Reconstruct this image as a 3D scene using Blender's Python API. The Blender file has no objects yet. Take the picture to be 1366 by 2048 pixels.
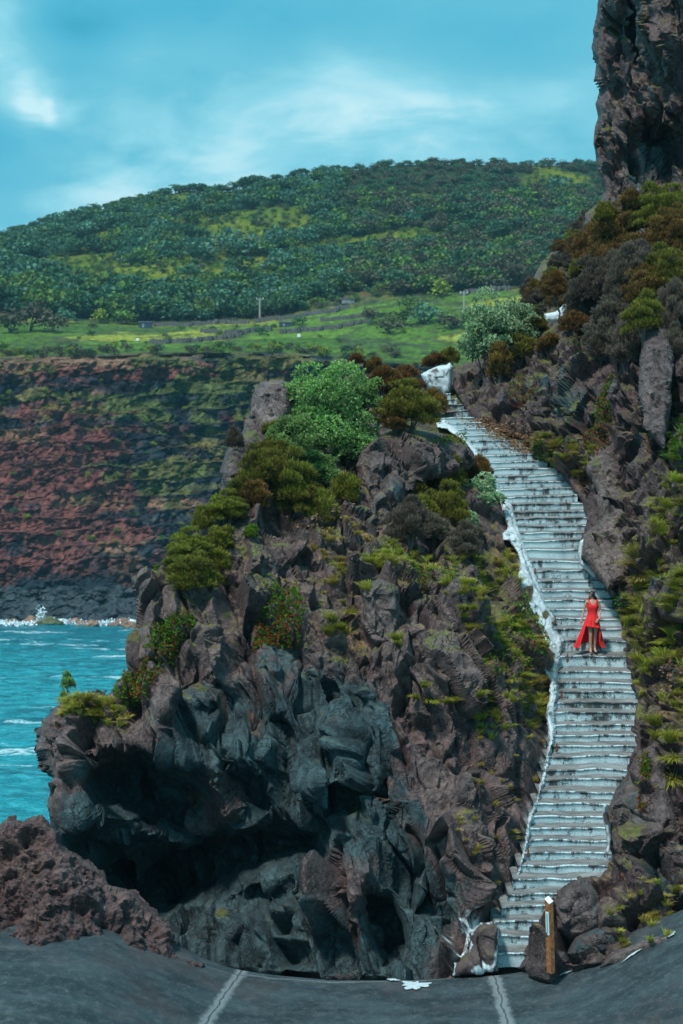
import bpy, math, random
import numpy as np
from mathutils import Vector, Matrix
SC = bpy.context.scene
COL = SC.collection
rng = np.random.default_rng(7)
random.seed(7)
F, CX, HY, CZ = 3100.0, 683.0, 950.0, 10.0      # focal length in photo pixels, centre column, eye-level row, camera height

# ------------------------------------------------------------------ camera
cam = bpy.data.cameras.new('camera'); camo = bpy.data.objects.new('camera', cam); COL.objects.link(camo)
camo.location = (0, 0, CZ); camo.rotation_euler = (math.radians(90), 0, 0)
cam.sensor_width = 36; cam.lens = 36*F/2048; cam.shift_y = -(1024-HY)/2048
cam.clip_start = 0.5; cam.clip_end = 9000
cam.dof.use_dof = True; cam.dof.focus_distance = 39.5; cam.dof.aperture_fstop = 1.5
SC.camera = camo
SC.view_settings.view_transform = 'Standard'; SC.view_settings.look = 'None'
SC.view_settings.exposure = 0.15; SC.view_settings.gamma = 1
SC.view_settings.use_curve_mapping = False
SC.cycles.max_bounces = 5; SC.cycles.diffuse_bounces = 3; SC.cycles.glossy_bounces = 2
SC.cycles.transmission_bounces = 2; SC.cycles.volume_bounces = 0; SC.cycles.transparent_max_bounces = 6
SC.cycles.use_denoising = True

# ------------------------------------------------------------------ sun and sky
SUN_EL, SUN_AZ = 57, 214      # azimuth clockwise from +Y: behind the camera, a little to the left
sun = bpy.data.lights.new('sun', 'SUN'); suno = bpy.data.objects.new('sun', sun); COL.objects.link(suno)
sun.energy = 3.3; sun.angle = math.radians(7); sun.color = (1.0, 0.975, 0.93)
el, az = math.radians(SUN_EL), math.radians(SUN_AZ)
sdir = Vector((math.sin(az)*math.cos(el), math.cos(az)*math.cos(el), math.sin(el)))
suno.rotation_euler = sdir.to_track_quat('Z', 'Y').to_euler(); suno.location = (-20, -20, 60)
W = bpy.data.worlds.new('World'); SC.world = W; W.use_nodes = True
wt = W.node_tree; wt.nodes.clear()
class NT:
    """small helper for building node trees"""
    def __init__(s, nt): s.nt = nt
    def n(s, t, **k):
        o = s.nt.nodes.new(t)
        for a, v in k.items():
            if a == 'inp':
                for i, x in v.items():
                    if hasattr(x, 'is_output') or isinstance(x, bpy.types.NodeSocket): s.nt.links.new(x, o.inputs[i])
                    else: o.inputs[i].default_value = x
            else: setattr(o, a, v)
        return o
    def math(s, op, a, b=0.0, c=None, clamp=False):
        d = {0: a, 1: b}
        if c is not None: d[2] = c
        return s.n('ShaderNodeMath', operation=op, use_clamp=clamp, inp=d).outputs[0]
    def vm(s, op, a, b=(0, 0, 0)):
        return s.n('ShaderNodeVectorMath', operation=op, inp={0: a, 1: b})
    def mix(s, f, a, b, bt='MIX'):
        m = s.n('ShaderNodeMix', data_type='RGBA', blend_type=bt)
        for i, x in ((0, f), (6, a), (7, b)):
            if isinstance(x, bpy.types.NodeSocket): s.nt.links.new(x, m.inputs[i])
            else: m.inputs[i].default_value = x if i == 0 else (*x, 1)
        return m.outputs[2]
    def noise(s, vec, scale, detail=4, rough=.55, dist=0.0):
        return s.n('ShaderNodeTexNoise', inp={'Vector': vec, 'Scale': scale, 'Detail': detail, 'Roughness': rough, 'Distortion': dist}).outputs[0]
    def mr(s, v, a, b, c=0.0, d=1.0, smooth=True):
        return s.n('ShaderNodeMapRange', interpolation_type='SMOOTHSTEP' if smooth else 'LINEAR', inp={0: v, 1: a, 2: b, 3: c, 4: d}).outputs[0]
w = NT(wt)
sky = w.n('ShaderNodeTexSky', sky_type='NISHITA', sun_disc=False, sun_elevation=el, sun_rotation=az, air_density=1.2, dust_density=2.0)
tc = w.n('ShaderNodeTexCoord').outputs['Generated']
def gauss(px, py, rx, ry):
    d = Vector(((px-CX)/F, 1.0, (HY-py)/F)).normalized()
    a = w.vm('SUBTRACT', tc, tuple(d)).outputs[0]
    a = w.vm('MULTIPLY', a, (F/rx, F/max(rx, ry), F/ry)).outputs[0]
    l = w.vm('LENGTH', a).outputs['Value']
    return w.mr(l, 1.6, 0.0)
st = w.vm('MULTIPLY', tc, (3.2, 3.2, 7.0)).outputs[0]
c1 = w.noise(st, 1.3, 5, .5, .5)
st2 = w.vm('ADD', w.vm('MULTIPLY', tc, (6, 6, 12)).outputs[0], (4.3, 1.1, 2.7)).outputs[0]
c2 = w.noise(st2, 1.8, 6, .52, .35)
c3 = w.noise(w.vm('ADD', w.vm('MULTIPLY', tc, (9, 9, 26)).outputs[0], w.vm('SCALE', w.n('ShaderNodeTexNoise', inp={'Vector': st, 'Scale': 2.0, 'Detail': 2}).outputs[1]).outputs[0]).outputs[0], 1.6, 7, .58, .6)
cl = w.math('ADD', w.math('MULTIPLY', w.math('SUBTRACT', c1, .5), .55), w.math('ADD', w.math('MULTIPLY', w.math('SUBTRACT', c2, .5), .7), w.math('MULTIPLY', w.math('SUBTRACT', c3, .5), .20)))
cl = w.math('ADD', cl, 0.56)
for (px, py, rx, ry, a) in ((0, 130, 120, 170, .34), (80, 200, 60, 80, .30), (98, 222, 13, 30, .20), (60, 180, 30, 60, .12), (500, 270, 330, 130, .12), (720, 190, 260, 90, .05), (150, 400, 500, 120, .26), (900, 300, 400, 80, .10), (130, 60, 110, 60, -.38),
                           (-30, 310, 130, 120, -.42), (420, 20, 330, 60, -.32), (1020, 60, 260, 90, -.22), (1150, 260, 140, 110, -.10), (900, 240, 300, 60, .14)):
    cl = w.math('ADD', cl, w.math('MULTIPLY', w.math('MULTIPLY', gauss(px, py, rx, ry), w.mr(w.math('ADD', w.math('MULTIPLY', c2, .6), w.math('MULTIPLY', c3, .4)), .36, .60, .55, 1.25)), a))
ramp = w.n('ShaderNodeValToRGB', inp={0: cl})
cr = ramp.color_ramp
cr.elements[0].position = 0.0; cr.elements[0].color = (0.025, 0.34, 0.50, 1)
cr.elements[1].position = 1.0; cr.elements[1].color = (0.58, 0.86, 0.93, 1)
for p, c in ((.3, (0.075, 0.45, 0.64, 1)), (.55, (0.14, 0.53, 0.69, 1)), (.78, (0.29, 0.68, 0.81, 1))):
    e = cr.elements.new(p); e.color = c
b1 = w.n('ShaderNodeBackground', inp={'Color': sky.outputs[0], 'Strength': 0.05})
b2 = w.n('ShaderNodeBackground', inp={'Color': ramp.outputs[0], 'Strength': 1.0})
mx = w.n('ShaderNodeMixShader', inp={0: 0.93, 1: b1.outputs[0], 2: b2.outputs[0]})
w.n('ShaderNodeOutputWorld', inp={0: mx.outputs[0]})

# ------------------------------------------------------------------ numpy noise
def _h(ix, iy, iz, seed):
    h = (ix.astype(np.int64)*374761393 + iy.astype(np.int64)*668265263 + iz.astype(np.int64)*2147483647 + seed*1274126177) & 0xFFFFFFFF
    h = ((h ^ (h >> 13))*1274126177) & 0xFFFFFFFF
    h = ((h ^ (h >> 16))*2246822519) & 0xFFFFFFFF
    h = h ^ (h >> 15)
    return (h & 0xFFFFFF)/16777216.0
def vnoise(P, seed=0):
    f = np.floor(P); t = P-f; t = t*t*t*(t*(t*6-15)+10); i = f.astype(np.int64)
    r = 0
    for dx in (0, 1):
        wx = t[:, 0] if dx else 1-t[:, 0]
        for dy in (0, 1):
            wy = t[:, 1] if dy else 1-t[:, 1]
            for dz in (0, 1):
                wz = t[:, 2] if dz else 1-t[:, 2]
                r = r + wx*wy*wz*_h(i[:, 0]+dx, i[:, 1]+dy, i[:, 2]+dz, seed)
    return r
def fbm(P, oct=4, seed=0, gain=.5):
    """about -1 .. 1"""
    a, s, n = 1.0, 0, 0
    for o in range(oct):
        s = s + a*(vnoise(P*2.0**o + 17.3*o, seed+o)-.5); n += a; a *= gain
    return s/n*2.6
def vor(P, seed=0, pw=2.0):
    """F1, F2 (distances), random id, offset from the cell's centre"""
    f = np.floor(P).astype(np.int64); n = len(P)
    F1 = np.full(n, 9.); F2 = np.full(n, 9.); ID = np.zeros(n); OF = np.zeros((n, 3))
    for dx in (-1, 0, 1):
        for dy in (-1, 0, 1):
            for dz in (-1, 0, 1):
                c = f + np.array([dx, dy, dz])
                r = [_h(c[:, 0], c[:, 1], c[:, 2], seed+k) for k in range(3)]
                o = P - (c + np.stack(r, 1)*.9)
                d = np.sqrt((o*o).sum(1)) if pw == 2.0 else (np.abs(o)**pw).sum(1)**(1/pw)
                m = d < F1
                F2 = np.where(m, F1, np.minimum(F2, d))
                ID = np.where(m, r[0]*.37+r[1]*.63, ID); OF = np.where(m[:, None], o, OF)
                F1 = np.where(m, d, F1)
    return F1, F2, (ID*7.13) % 1.0, OF
def sst(x, a, b):
    t = np.clip((x-a)/(b-a), 0, 1); return t*t*(3-2*t)
def lerp3(a, b, t): return a*(1-t[:, None]) + b*t[:, None]
A3 = lambda *c: np.array(c)[None, :]

# ------------------------------------------------------------------ pixels and places
def at(px, py, d): return np.array([(px-CX)/F*d, d, CZ-(py-HY)/F*d])
def at_arr(px, py, d): return np.stack([(px-CX)/F*d, d, CZ-(py-HY)/F*d], -1)

# ------------------------------------------------------------------ mesh helpers
def mesh_np(name, V, Fq, mat, parent=None, attrs=None, smooth=True, mats=None, midx=None):
    """V (n,3), Fq (m,3|4) or a list of such arrays -> one linked mesh object"""
    me = bpy.data.meshes.new(name)
    Fl = Fq if isinstance(Fq, list) else [Fq]
    Fl = [np.asarray(f, dtype=np.int32) for f in Fl if len(f)]
    tot = sum(len(f) for f in Fl)
    V = np.ascontiguousarray(V, dtype=np.float32)
    me.vertices.add(len(V)); me.vertices.foreach_set('co', V.ravel())
    loops = np.concatenate([f.ravel() for f in Fl]); me.loops.add(len(loops)); me.loops.foreach_set('vertex_index', loops)
    cnt = np.concatenate([np.full(len(f), f.shape[1], dtype=np.int32) for f in Fl])
    me.polygons.add(tot); me.polygons.foreach_set('loop_start', np.concatenate([[0], np.cumsum(cnt)[:-1]]).astype(np.int32))
    me.update(calc_edges=True)
    me.polygons.foreach_set('use_smooth', np.full(tot, bool(smooth)))
    if mats:
        for m in mats: me.materials.append(m)
        if midx is not None: me.polygons.foreach_set('material_index', np.asarray(midx, dtype=np.int32))
    elif mat is not None: me.materials.append(mat)
    for k, a in (attrs or {}).items():
        a = np.asarray(a, dtype=np.float32)
        if a.ndim == 1: me.attributes.new(k, 'FLOAT', 'POINT').data.foreach_set('value', a)
        else:
            at_ = me.attributes.new(k, 'FLOAT_COLOR', 'POINT')
            at_.data.foreach_set('color', np.concatenate([a, np.ones((len(a), 1), np.float32)], 1).ravel())
    me.update()
    o = bpy.data.objects.new(name, me); COL.objects.link(o)
    if parent: o.parent = parent
    return o
def tag(o, label=None, cat=None, group=None, kind=None):
    if label: o['label'] = label
    if cat: o['category'] = cat
    if group: o['group'] = group
    if kind: o['kind'] = kind
    return o
def empty(name, loc=(0, 0, 0), rz=0.0):
    o = bpy.data.objects.new(name, None); COL.objects.link(o); o.location = tuple(loc); o.rotation_euler = (0, 0, rz)
    o.empty_display_size = .2
    return o
def copy_tree(o, parent=None):
    c = o.copy(); COL.objects.link(c); c.parent = parent
    for ch in list(o.children): copy_tree(ch, c)
    return c
class MB:
    """collects quads into one mesh"""
    def __init__(s): s.v = []; s.f4 = []; s.f3 = []; s.n = 0
    def add(s, V, f4=(), f3=()):
        b = s.n; s.v.append(np.asarray(V, float)); s.n += len(V)
        if len(f4): s.f4.append(np.asarray(f4)+b)
        if len(f3): s.f3.append(np.asarray(f3)+b)
    def box(s, c, size, rz=0.0, rx=0.0):
        hx, hy, hz = [q/2 for q in size]
        V = np.array([[x, y, z] for x in (-hx, hx) for y in (-hy, hy) for z in (-hz, hz)])
        R = np.array(Matrix.Rotation(rz, 3, 'Z') @ Matrix.Rotation(rx, 3, 'X'))
        s.add(V @ R.T + np.array(c), [[0, 1, 3, 2], [4, 6, 7, 5], [0, 4, 5, 1], [2, 3, 7, 6], [0, 2, 6, 4], [1, 5, 7, 3]])
    def tube(s, pts, rad, k=6, cap=True):
        pts = np.asarray(pts, float); n = len(pts); rad = np.broadcast_to(np.asarray(rad, float), (n,))
        T = np.gradient(pts, axis=0); T /= np.linalg.norm(T, axis=1)[:, None]+1e-9
        up = np.array([.31, .17, .93]); V = []
        for i in range(n):
            a = np.cross(T[i], up); a /= np.linalg.norm(a)+1e-9; b = np.cross(T[i], a)
            for j in range(k):
                t = 2*math.pi*j/k; V.append(pts[i]+rad[i]*(a*math.cos(t)+b*math.sin(t)))
        f = [[i*k+j, i*k+(j+1) % k, (i+1)*k+(j+1) % k, (i+1)*k+j] for i in range(n-1) for j in range(k)]
        f3 = []
        if cap:
            V.append(pts[0]); V.append(pts[-1]); a, b = n*k, n*k+1
            f3 = [[a, (j+1) % k, j] for j in range(k)] + [[b, (n-1)*k+j, (n-1)*k+(j+1) % k] for j in range(k)]
        s.add(V, f, f3)
    def build(s, name, mat, parent=None, smooth=False, attrs=None):
        V = np.concatenate(s.v)
        return mesh_np(name, V, ([np.concatenate(s.f4)] if s.f4 else []) + ([np.concatenate(s.f3)] if s.f3 else []), mat, parent, attrs, smooth)

# ------------------------------------------------------------------ materials
def pmat(name): 
    m = bpy.data.materials.new(name); m.use_nodes = True; m.node_tree.nodes.clear(); t = NT(m.node_tree)
    b = t.n('ShaderNodeBsdfPrincipled'); t.n('ShaderNodeOutputMaterial', inp={0: b.outputs[0]})
    return m, t, b
def link(t, a, b): t.nt.links.new(a, b)
def pos(t): return t.n('ShaderNodeNewGeometry').outputs['Position']
def attr_mat(name, scale=9.0, bump=.5, rough=.85, contrast=.45, bdist=.05, spec=.3, cracks=0):
    """colour from the geometry's own 'col' attribute, with fine grain and relief"""
    m, t, b = pmat(name)
    c = t.n('ShaderNodeAttribute', attribute_name='col').outputs['Color']
    p = pos(t)
    n1 = t.noise(p, scale, 6, .65); n2 = t.noise(p, scale*4.3, 3, .6)
    g = t.math('ADD', t.math('MULTIPLY', n1, .65), t.math('MULTIPLY', n2, .35))
    f = t.mr(g, .34, .66, 1-contrast, 1+contrast, smooth=False)
    cc = t.vm('SCALE', c); link(t, f, cc.inputs['Scale'])
    link(t, cc.outputs[0], b.inputs['Base Color'])
    b.inputs['Roughness'].default_value = rough; b.inputs['Specular IOR Level'].default_value = spec
    if bump:
        h = g
        if cracks:
            vn = t.n('ShaderNodeTexVoronoi', feature='DISTANCE_TO_EDGE', inp={'Vector': t.vm('ADD', p, t.vm('SCALE', t.n('ShaderNodeTexNoise', inp={'Vector': p, 'Scale': 3.0, 'Detail': 3}).outputs[1]).outputs[0]).outputs[0], 'Scale': cracks})
            ck = t.math('MULTIPLY', t.mr(vn.outputs[0], .05, .0), t.mr(t.noise(p, 1.7, 3, .5), .42, .6))
            h = t.math('SUBTRACT', g, t.math('MULTIPLY', ck, .5))
            c2_ = t.vm('SCALE', cc.outputs[0]); link(t, t.math('SUBTRACT', 1.0, t.math('MULTIPLY', ck, .55)), c2_.inputs['Scale']); link(t, c2_.outputs[0], b.inputs['Base Color'])
        bn = t.n('ShaderNodeBump', inp={'Strength': bump, 'Distance': bdist, 'Height': h})
        link(t, bn.outputs[0], b.inputs['Normal'])
    return m
M_ROCK = attr_mat('rock', 8.0, 1.0, .72, .62, .09, .45, cracks=3.2)
M_PAINTED = attr_mat('whitewashed_rock', 14.0, .5, .75, .12, .03)
M_FAR = attr_mat('far_terrain', .8, .9, .95, .62, 1.0, .1)
def leaf_mat(name, trans=.25, rough=.6):
    m = bpy.data.materials.new(name); m.use_nodes = True; m.node_tree.nodes.clear(); t = NT(m.node_tree)
    c = t.n('ShaderNodeAttribute', attribute_name='col').outputs['Color']
    oi = t.n('ShaderNodeObjectInfo')
    hs = t.n('ShaderNodeHueSaturation', inp={'Color': c, 'Hue': t.mr(oi.outputs['Random'], 0, 1, .485, .515, False), 'Value': t.mr(oi.outputs['Random'], 0, 1, .85, 1.18, False)}).outputs[0]
    hs = t.mix(1.0, hs, (1, 1, 1), 'MULTIPLY')
    link(t, oi.outputs['Color'], hs.node.inputs[7])
    b = t.n('ShaderNodeBsdfPrincipled', inp={'Base Color': hs, 'Roughness': rough, 'Specular IOR Level': .3})
    tr = t.n('ShaderNodeBsdfTranslucent', inp={'Color': hs})
    mxx = t.n('ShaderNodeMixShader', inp={0: trans, 1: b.outputs[0], 2: tr.outputs[0]})
    t.n('ShaderNodeOutputMaterial', inp={0: mxx.outputs[0]})
    return m
M_LEAF = leaf_mat('leaves', .25, .55)
M_FARLEAF = leaf_mat('distant_leaves', .15, .8)
def plain(name, col, rough=.7, var=.15, scale=20, bump=.1, bd=.01, metal=0.0):
    m, t, b = pmat(name); p = pos(t); n = t.noise(p, scale, 5, .6)
    a = tuple(x*(1-var) for x in col); c = tuple(min(1, x*(1+var)) for x in col)
    link(t, t.mix(t.mr(n, .3, .7), a, c), b.inputs['Base Color'])
    b.inputs['Roughness'].default_value = rough; b.inputs['Metallic'].default_value = metal
    if bump: link(t, t.n('ShaderNodeBump', inp={'Strength': bump, 'Distance': bd, 'Height': n}).outputs[0], b.inputs['Normal'])
    return m
M_BARK = plain('bark', (.10, .075, .065), .9, .4, 30, .4, .01)
M_TWIG = plain('grey_twigs', (.16, .13, .12), .9, .3, 30, 0)
M_RUST = plain('rust', (.16, .05, .025), .85, .5, 60, .3, .004)
# ------------------------------------------------------------------ stairs: nose row of every step and its two ends
ST = [(1905, 988, 1075), (1870, 990, 1100), (1840, 998, 1110), (1810, 1013, 1122), (1785, 1026, 1150), (1757, 1036, 1195), (1730, 1046, 1213), (1705, 1056, 1220), (1680, 1061, 1220), (1655, 1064, 1218), (1632, 1070, 1212),
      (1605, 1077, 1214), (1582, 1085, 1245), (1558, 1090, 1253), (1537, 1093, 1255), (1512, 1100, 1256), (1490, 1107, 1264), (1469, 1112, 1272), (1448, 1114, 1276), (1424, 1115, 1274), (1403, 1115, 1270), (1383, 1118, 1268),
      (1364, 1118, 1264), (1342, 1119, 1260), (1312, 1124, 1253), (1280, 1126, 1249), (1256, 1110, 1242), (1236, 1108, 1237), (1218, 1099, 1229), (1200, 1091, 1222), (1181, 1080, 1212), (1161, 1070, 1197), (1141, 1062, 1188),
      (1122, 1055, 1163), (1099, 1048, 1164), (1080, 1044, 1170), (1065, 1038, 1173), (1051, 1031, 1174), (1036, 1028, 1171), (1022, 1025, 1165), (1007, 1021, 1160), (992, 1009, 1146), (977, 997, 1141), (963, 993, 1131),
      (950, 990, 1124), (937, 984, 1106), (923, 979, 1086), (909, 969, 1069), (895, 952, 1060), (881, 937, 1040), (869, 925, 1010), (857, 913, 994), (846, 880, 974), (835, 876, 958), (822, 897, 932), (809, 885, 920), (798, 879, 906), (788, 866, 893), (777, 858, 888)]
ST = np.array(ST, float)[::-1]                        # top first, rows ascending
DK = np.array([(700, 66), (740, 62), (788, 59), (835, 56), (881, 53.5), (963, 50), (1078, 46.2), (1181, 43.6), (1312, 40.8), (1402, 39), (1605, 35.4), (1757, 33.2), (1930, 31.2), (2100, 29.6)])
def dst(py): return np.interp(py, DK[:, 0], DK[:, 1])
def sL(py): return np.interp(py, ST[:, 0], ST[:, 1])
def sR(py): return np.interp(py, ST[:, 0], ST[:, 2])

# ------------------------------------------------------------------ rock masses
def poly_sd(X, Y, poly):
    """signed distance (inside positive) and nearest contour point"""
    P = np.asarray(poly, float); Q = np.roll(P, -1, 0)
    best = np.full(X.shape, 1e18); NX = np.zeros(X.shape); NY = np.zeros(X.shape); ins = np.zeros(X.shape, bool)
    for (ax, ay), (bx, by) in zip(P, Q):
        ex, ey = bx-ax, by-ay; L = ex*ex+ey*ey+1e-9
        t = np.clip(((X-ax)*ex+(Y-ay)*ey)/L, 0, 1); qx, qy = ax+t*ex, ay+t*ey
        d = (X-qx)**2+(Y-qy)**2; m = d < best
        best = np.where(m, d, best); NX = np.where(m, qx, NX); NY = np.where(m, qy, NY)
        c = ((ay > Y) != (by > Y))
        with np.errstate(divide='ignore', invalid='ignore'):
            xi = ax+(Y-ay)*ex/(ey if abs(ey) > 1e-9 else 1e-9)
        ins ^= c & (X < xi)
    return np.where(ins, 1, -1)*np.sqrt(best), NX, NY
def tps(ctrl):
    C = np.asarray(ctrl, float); n = len(C); S = 400.0
    XY = C[:, :2]/S; D = np.sqrt(((XY[:, None]-XY[None])**2).sum(-1)); K = D*D*np.log(D+1e-9)
    K += np.eye(n)*0.01
    A = np.zeros((n+3, n+3)); A[:n, :n] = K; A[:n, n] = 1; A[:n, n+1:] = XY; A[n, :n] = 1; A[n+1:, :n] = XY.T
    s = np.linalg.solve(A, np.concatenate([C[:, 2], [0, 0, 0]]))
    def f(X, Y):
        r = s[n]+s[n+1]*X/S+s[n+2]*Y/S
        for i in range(n):
            d2 = (X/S-XY[i, 0])**2+(Y/S-XY[i, 1])**2
            r = r+s[i]*.5*d2*np.log(d2+1e-12)
        return r
    return f
def jag(poly, amp, seg=14, seed=3):
    out = []; P = np.asarray(poly, float)
    for a, b in zip(P, np.roll(P, -1, 0)):
        k = max(1, int(np.hypot(*(b-a))/seg))
        for i in range(k): out.append(a+(b-a)*i/k)
    out = np.array(out); q = np.concatenate([out/31., np.zeros((len(out), 1))], 1)
    return out+np.stack([fbm(q, 3, seed), fbm(q, 3, seed+9)], 1)*amp
def blocks(P, size, seed, tilt=.35, crack=.22, lift=.5, cw=.045, pw=2.0):
    """displacement of a field of fractured blocks, in units of the block size"""
    f1, f2, idn, of = vor(P/np.asarray(size), seed, pw)
    a = idn*6.283; tl = np.cos(a)*of[:, 0]+np.sin(a*1.7)*of[:, 2]
    e = f2-f1; open_ = sst(fbm(P/np.asarray(size)*.8, 2, seed+40), -.35, .35)      # some joints gape, others are closed
    wd = .075/min(1.0, max(.3, size[0]))
    return ((idn-.5)*lift+tl*tilt)*sst(e, 0, wd)-crack*open_*np.exp(-e/(cw*1.4)), e+.25*(1-open_), idn
GRIDS = []
def ridge(P, oct, seed): return 1-2*np.abs(fbm(P, oct, seed))
def rock_field(P, style):
    wq = np.stack([fbm(P*.45+3, 3, 11), fbm(P*.45+30, 3, 12), fbm(P*.45+60, 3, 13)], 1)
    wf = np.stack([fbm(P*2.1+3, 2, 14), fbm(P*2.1+30, 2, 15), fbm(P*2.1+60, 2, 16)], 1)
    Q = P+wq*.5
    if style == 'cliff':
        # leaning, squared slabs with planar faces
        Ql = P+wq*.20; Ql[:, 0] += .30*P[:, 2]; Ql[:, 2] -= .15*P[:, 0]
        b1, e1, i1 = blocks(Ql, (1.1, 1.3, 2.3), 21, 1.15, .26, 1.0, .03, 4.0)
        b2, e2, i2 = blocks(Ql+wf*.05, (.48, .6, 1.1), 22, 1.15, .30, .9, .035, 4.0)
        b3, e3, i3 = blocks(Q+wf*.06, (.15, .2, .34), 23, .9, .3, .5, .04, 3.0)
        calm = .25+.75*sst(fbm(P*.9, 2, 17), -.3, .4)
        r = b1*.78+b2*.40+b3*.13*calm+fbm(P*.55, 3, 18)*.35+fbm(P*1.9, 4, 5)*.09*calm+ridge(P*np.array([1.2, 1.2, .7]), 4, 19)*.10
        return r, e1, e2, i1, i2
    if style == 'lumpy':
        b1, e1, i1 = blocks(Q, (.95, .95, 1.25), 31, .60, .22, .65, .05, 2.6)
        b2, e2, i2 = blocks(Q+wf*.08, (.40, .4, .52), 32, .65, .25, .6, .05, 2.6)
        b3, e3, i3 = blocks(Q+wf*.08, (.16, .16, .2), 33, .6, .3, .5, .06, 2.4)
        calm = .35+.65*sst(fbm(P*.9, 2, 17), -.3, .4)
        r = b1*.60+b2*.34+b3*.14*calm+fbm(P*.6, 3, 18)*.35+fbm(P*2.2, 5, 6, .6)*.13+ridge(P*1.1, 4, 19)*.14
        return r, e1, e2, i1, i2
    if style == 'lava':
        b2, e2, i2 = blocks(Q, (.55, .55, .45), 42, .5, .2, .5, .06)
        b3, e3, i3 = blocks(Q+wf*.1, (.2, .2, .17), 43, .5, .25, .5, .08)
        r = fbm(P*.9, 5, 8, .6)*.40+b2*.22+b3*.10+ridge(P*1.6, 5, 19)*.18+fbm(P*5, 3, 20)*.05
        return r, e2, e3, i2, i3
    if style == 'kerb':
        b2, e2, i2 = blocks(Q, (.34, .34, .30), 62, .6, .3, .6, .06)
        b3, e3, i3 = blocks(Q+wf*.1, (.13, .13, .12), 63, .6, .3, .6, .07)
        return b2*.13+b3*.07+fbm(P*4, 4, 64)*.05, e2, e3, i2, i3
    b2, e2, i2 = blocks(Q, (.6, .6, .6), 52, .3, .2, .3, .05)
    r = b2*.12+fbm(P*1.5, 5, 9)*.10+fbm(P*7, 3, 10)*.02
    return r, e2, e2, i2, i2
BR1, BR2, BR3 = A3(.088, .060, .060), A3(.205, .158, .144), A3(.022, .018, .020)
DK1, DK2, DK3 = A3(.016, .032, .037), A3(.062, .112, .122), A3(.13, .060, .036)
LIC, ORG = A3(.30, .35, .40), A3(.55, .13, .012)
GRN, OLV, DRY = A3(.110, .125, .020), A3(.125, .105, .030), A3(.20, .13, .06)
def rock_colour(P, N, e1, e2, i1, i2, dark, X, Y, veg=1.0, lich=.0, org=0.0, red=0.0, pale=0.0):
    n1 = fbm(P*.8, 4, 71); n2 = fbm(P*2.6, 4, 72); n3 = fbm(P*7, 3, 73)
    V = P*np.array([1.6, 1.6, .35])
    streak = fbm(V*2.2, 4, 74)
    c = lerp3(BR1+0*P, BR2+0*P, np.clip(.30+.32*n1+.25*n2+.35*(i2-.5)+pale, 0, 1))
    c = lerp3(c, BR3+0*P, np.clip(sst(n2*.6+n1*.6+.2*n3, .15, .8)*.8, 0, 1))
    c = c*lerp3(A3(1., 1., 1.)+0*P, A3(1.18, .86, .80)+0*P, np.clip(red+.5*n1*(i1-.3), 0, 1))
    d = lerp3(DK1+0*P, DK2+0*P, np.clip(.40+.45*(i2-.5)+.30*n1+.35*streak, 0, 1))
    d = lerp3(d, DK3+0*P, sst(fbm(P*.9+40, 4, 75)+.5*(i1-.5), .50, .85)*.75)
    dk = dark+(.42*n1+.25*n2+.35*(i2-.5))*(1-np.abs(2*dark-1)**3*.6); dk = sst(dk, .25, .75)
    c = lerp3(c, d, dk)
    gl = sst(streak*.7+n3*.35+lich-.25*(1-dk*.0), .62, .85)
    c = lerp3(c, LIC*(.8+.3*n3[:, None]), gl*.85)
    c = lerp3(c, ORG+0*P, sst(fbm(P*3.1, 3, 77)+org, .95, 1.15)*.9)
    c = c*(1+.28*n3+.22*n2)[:, None]
    c = c*(1-.5*np.exp(-e1/.03)[:, None])*(1-.35*np.exp(-e2/.04)[:, None])      # crevice shade put into the colour along the joints
    vg = sst(N[:, 2]+.35*n2+.25*n1+veg-1.0, .50, .85)
    g = lerp3(OLV+0*P, GRN+0*P, sst(n2, -.3, .4)); g = lerp3(g, DRY+0*P, sst(fbm(P*1.3, 3, 79), .1, .6))
    return lerp3(c, g, vg*.9)
def slab_field(P):
    """long near-vertical slabs leaning a little, with broad planar faces"""
    wq = np.stack([fbm(P*.5+3, 2, 111), fbm(P*.5+30, 2, 112), 0*P[:, 0]], 1)
    Q = P+wq*.12; Q[:, 0] += .26*P[:, 2]
    b4, e4, i4 = blocks(Q, (.78, 1.4, 2.7), 121, 1.1, .42, 1.15, .03, 5.0)
    b5, e5, i5 = blocks(Q*[1, 1, 1]+.05*wq, (.34, .7, 1.15), 122, 1.0, .34, .8, .035, 5.0)
    b6, e6, i6 = blocks(P, (.17, .3, .4), 123, .8, .2, .4, .04, 3.5)
    return b4*.68+b5*.32+b6*.05+fbm(P*.5, 2, 124)*.30+fbm(P*3, 4, 125)*.025, e4, e5, i4, i5
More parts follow.
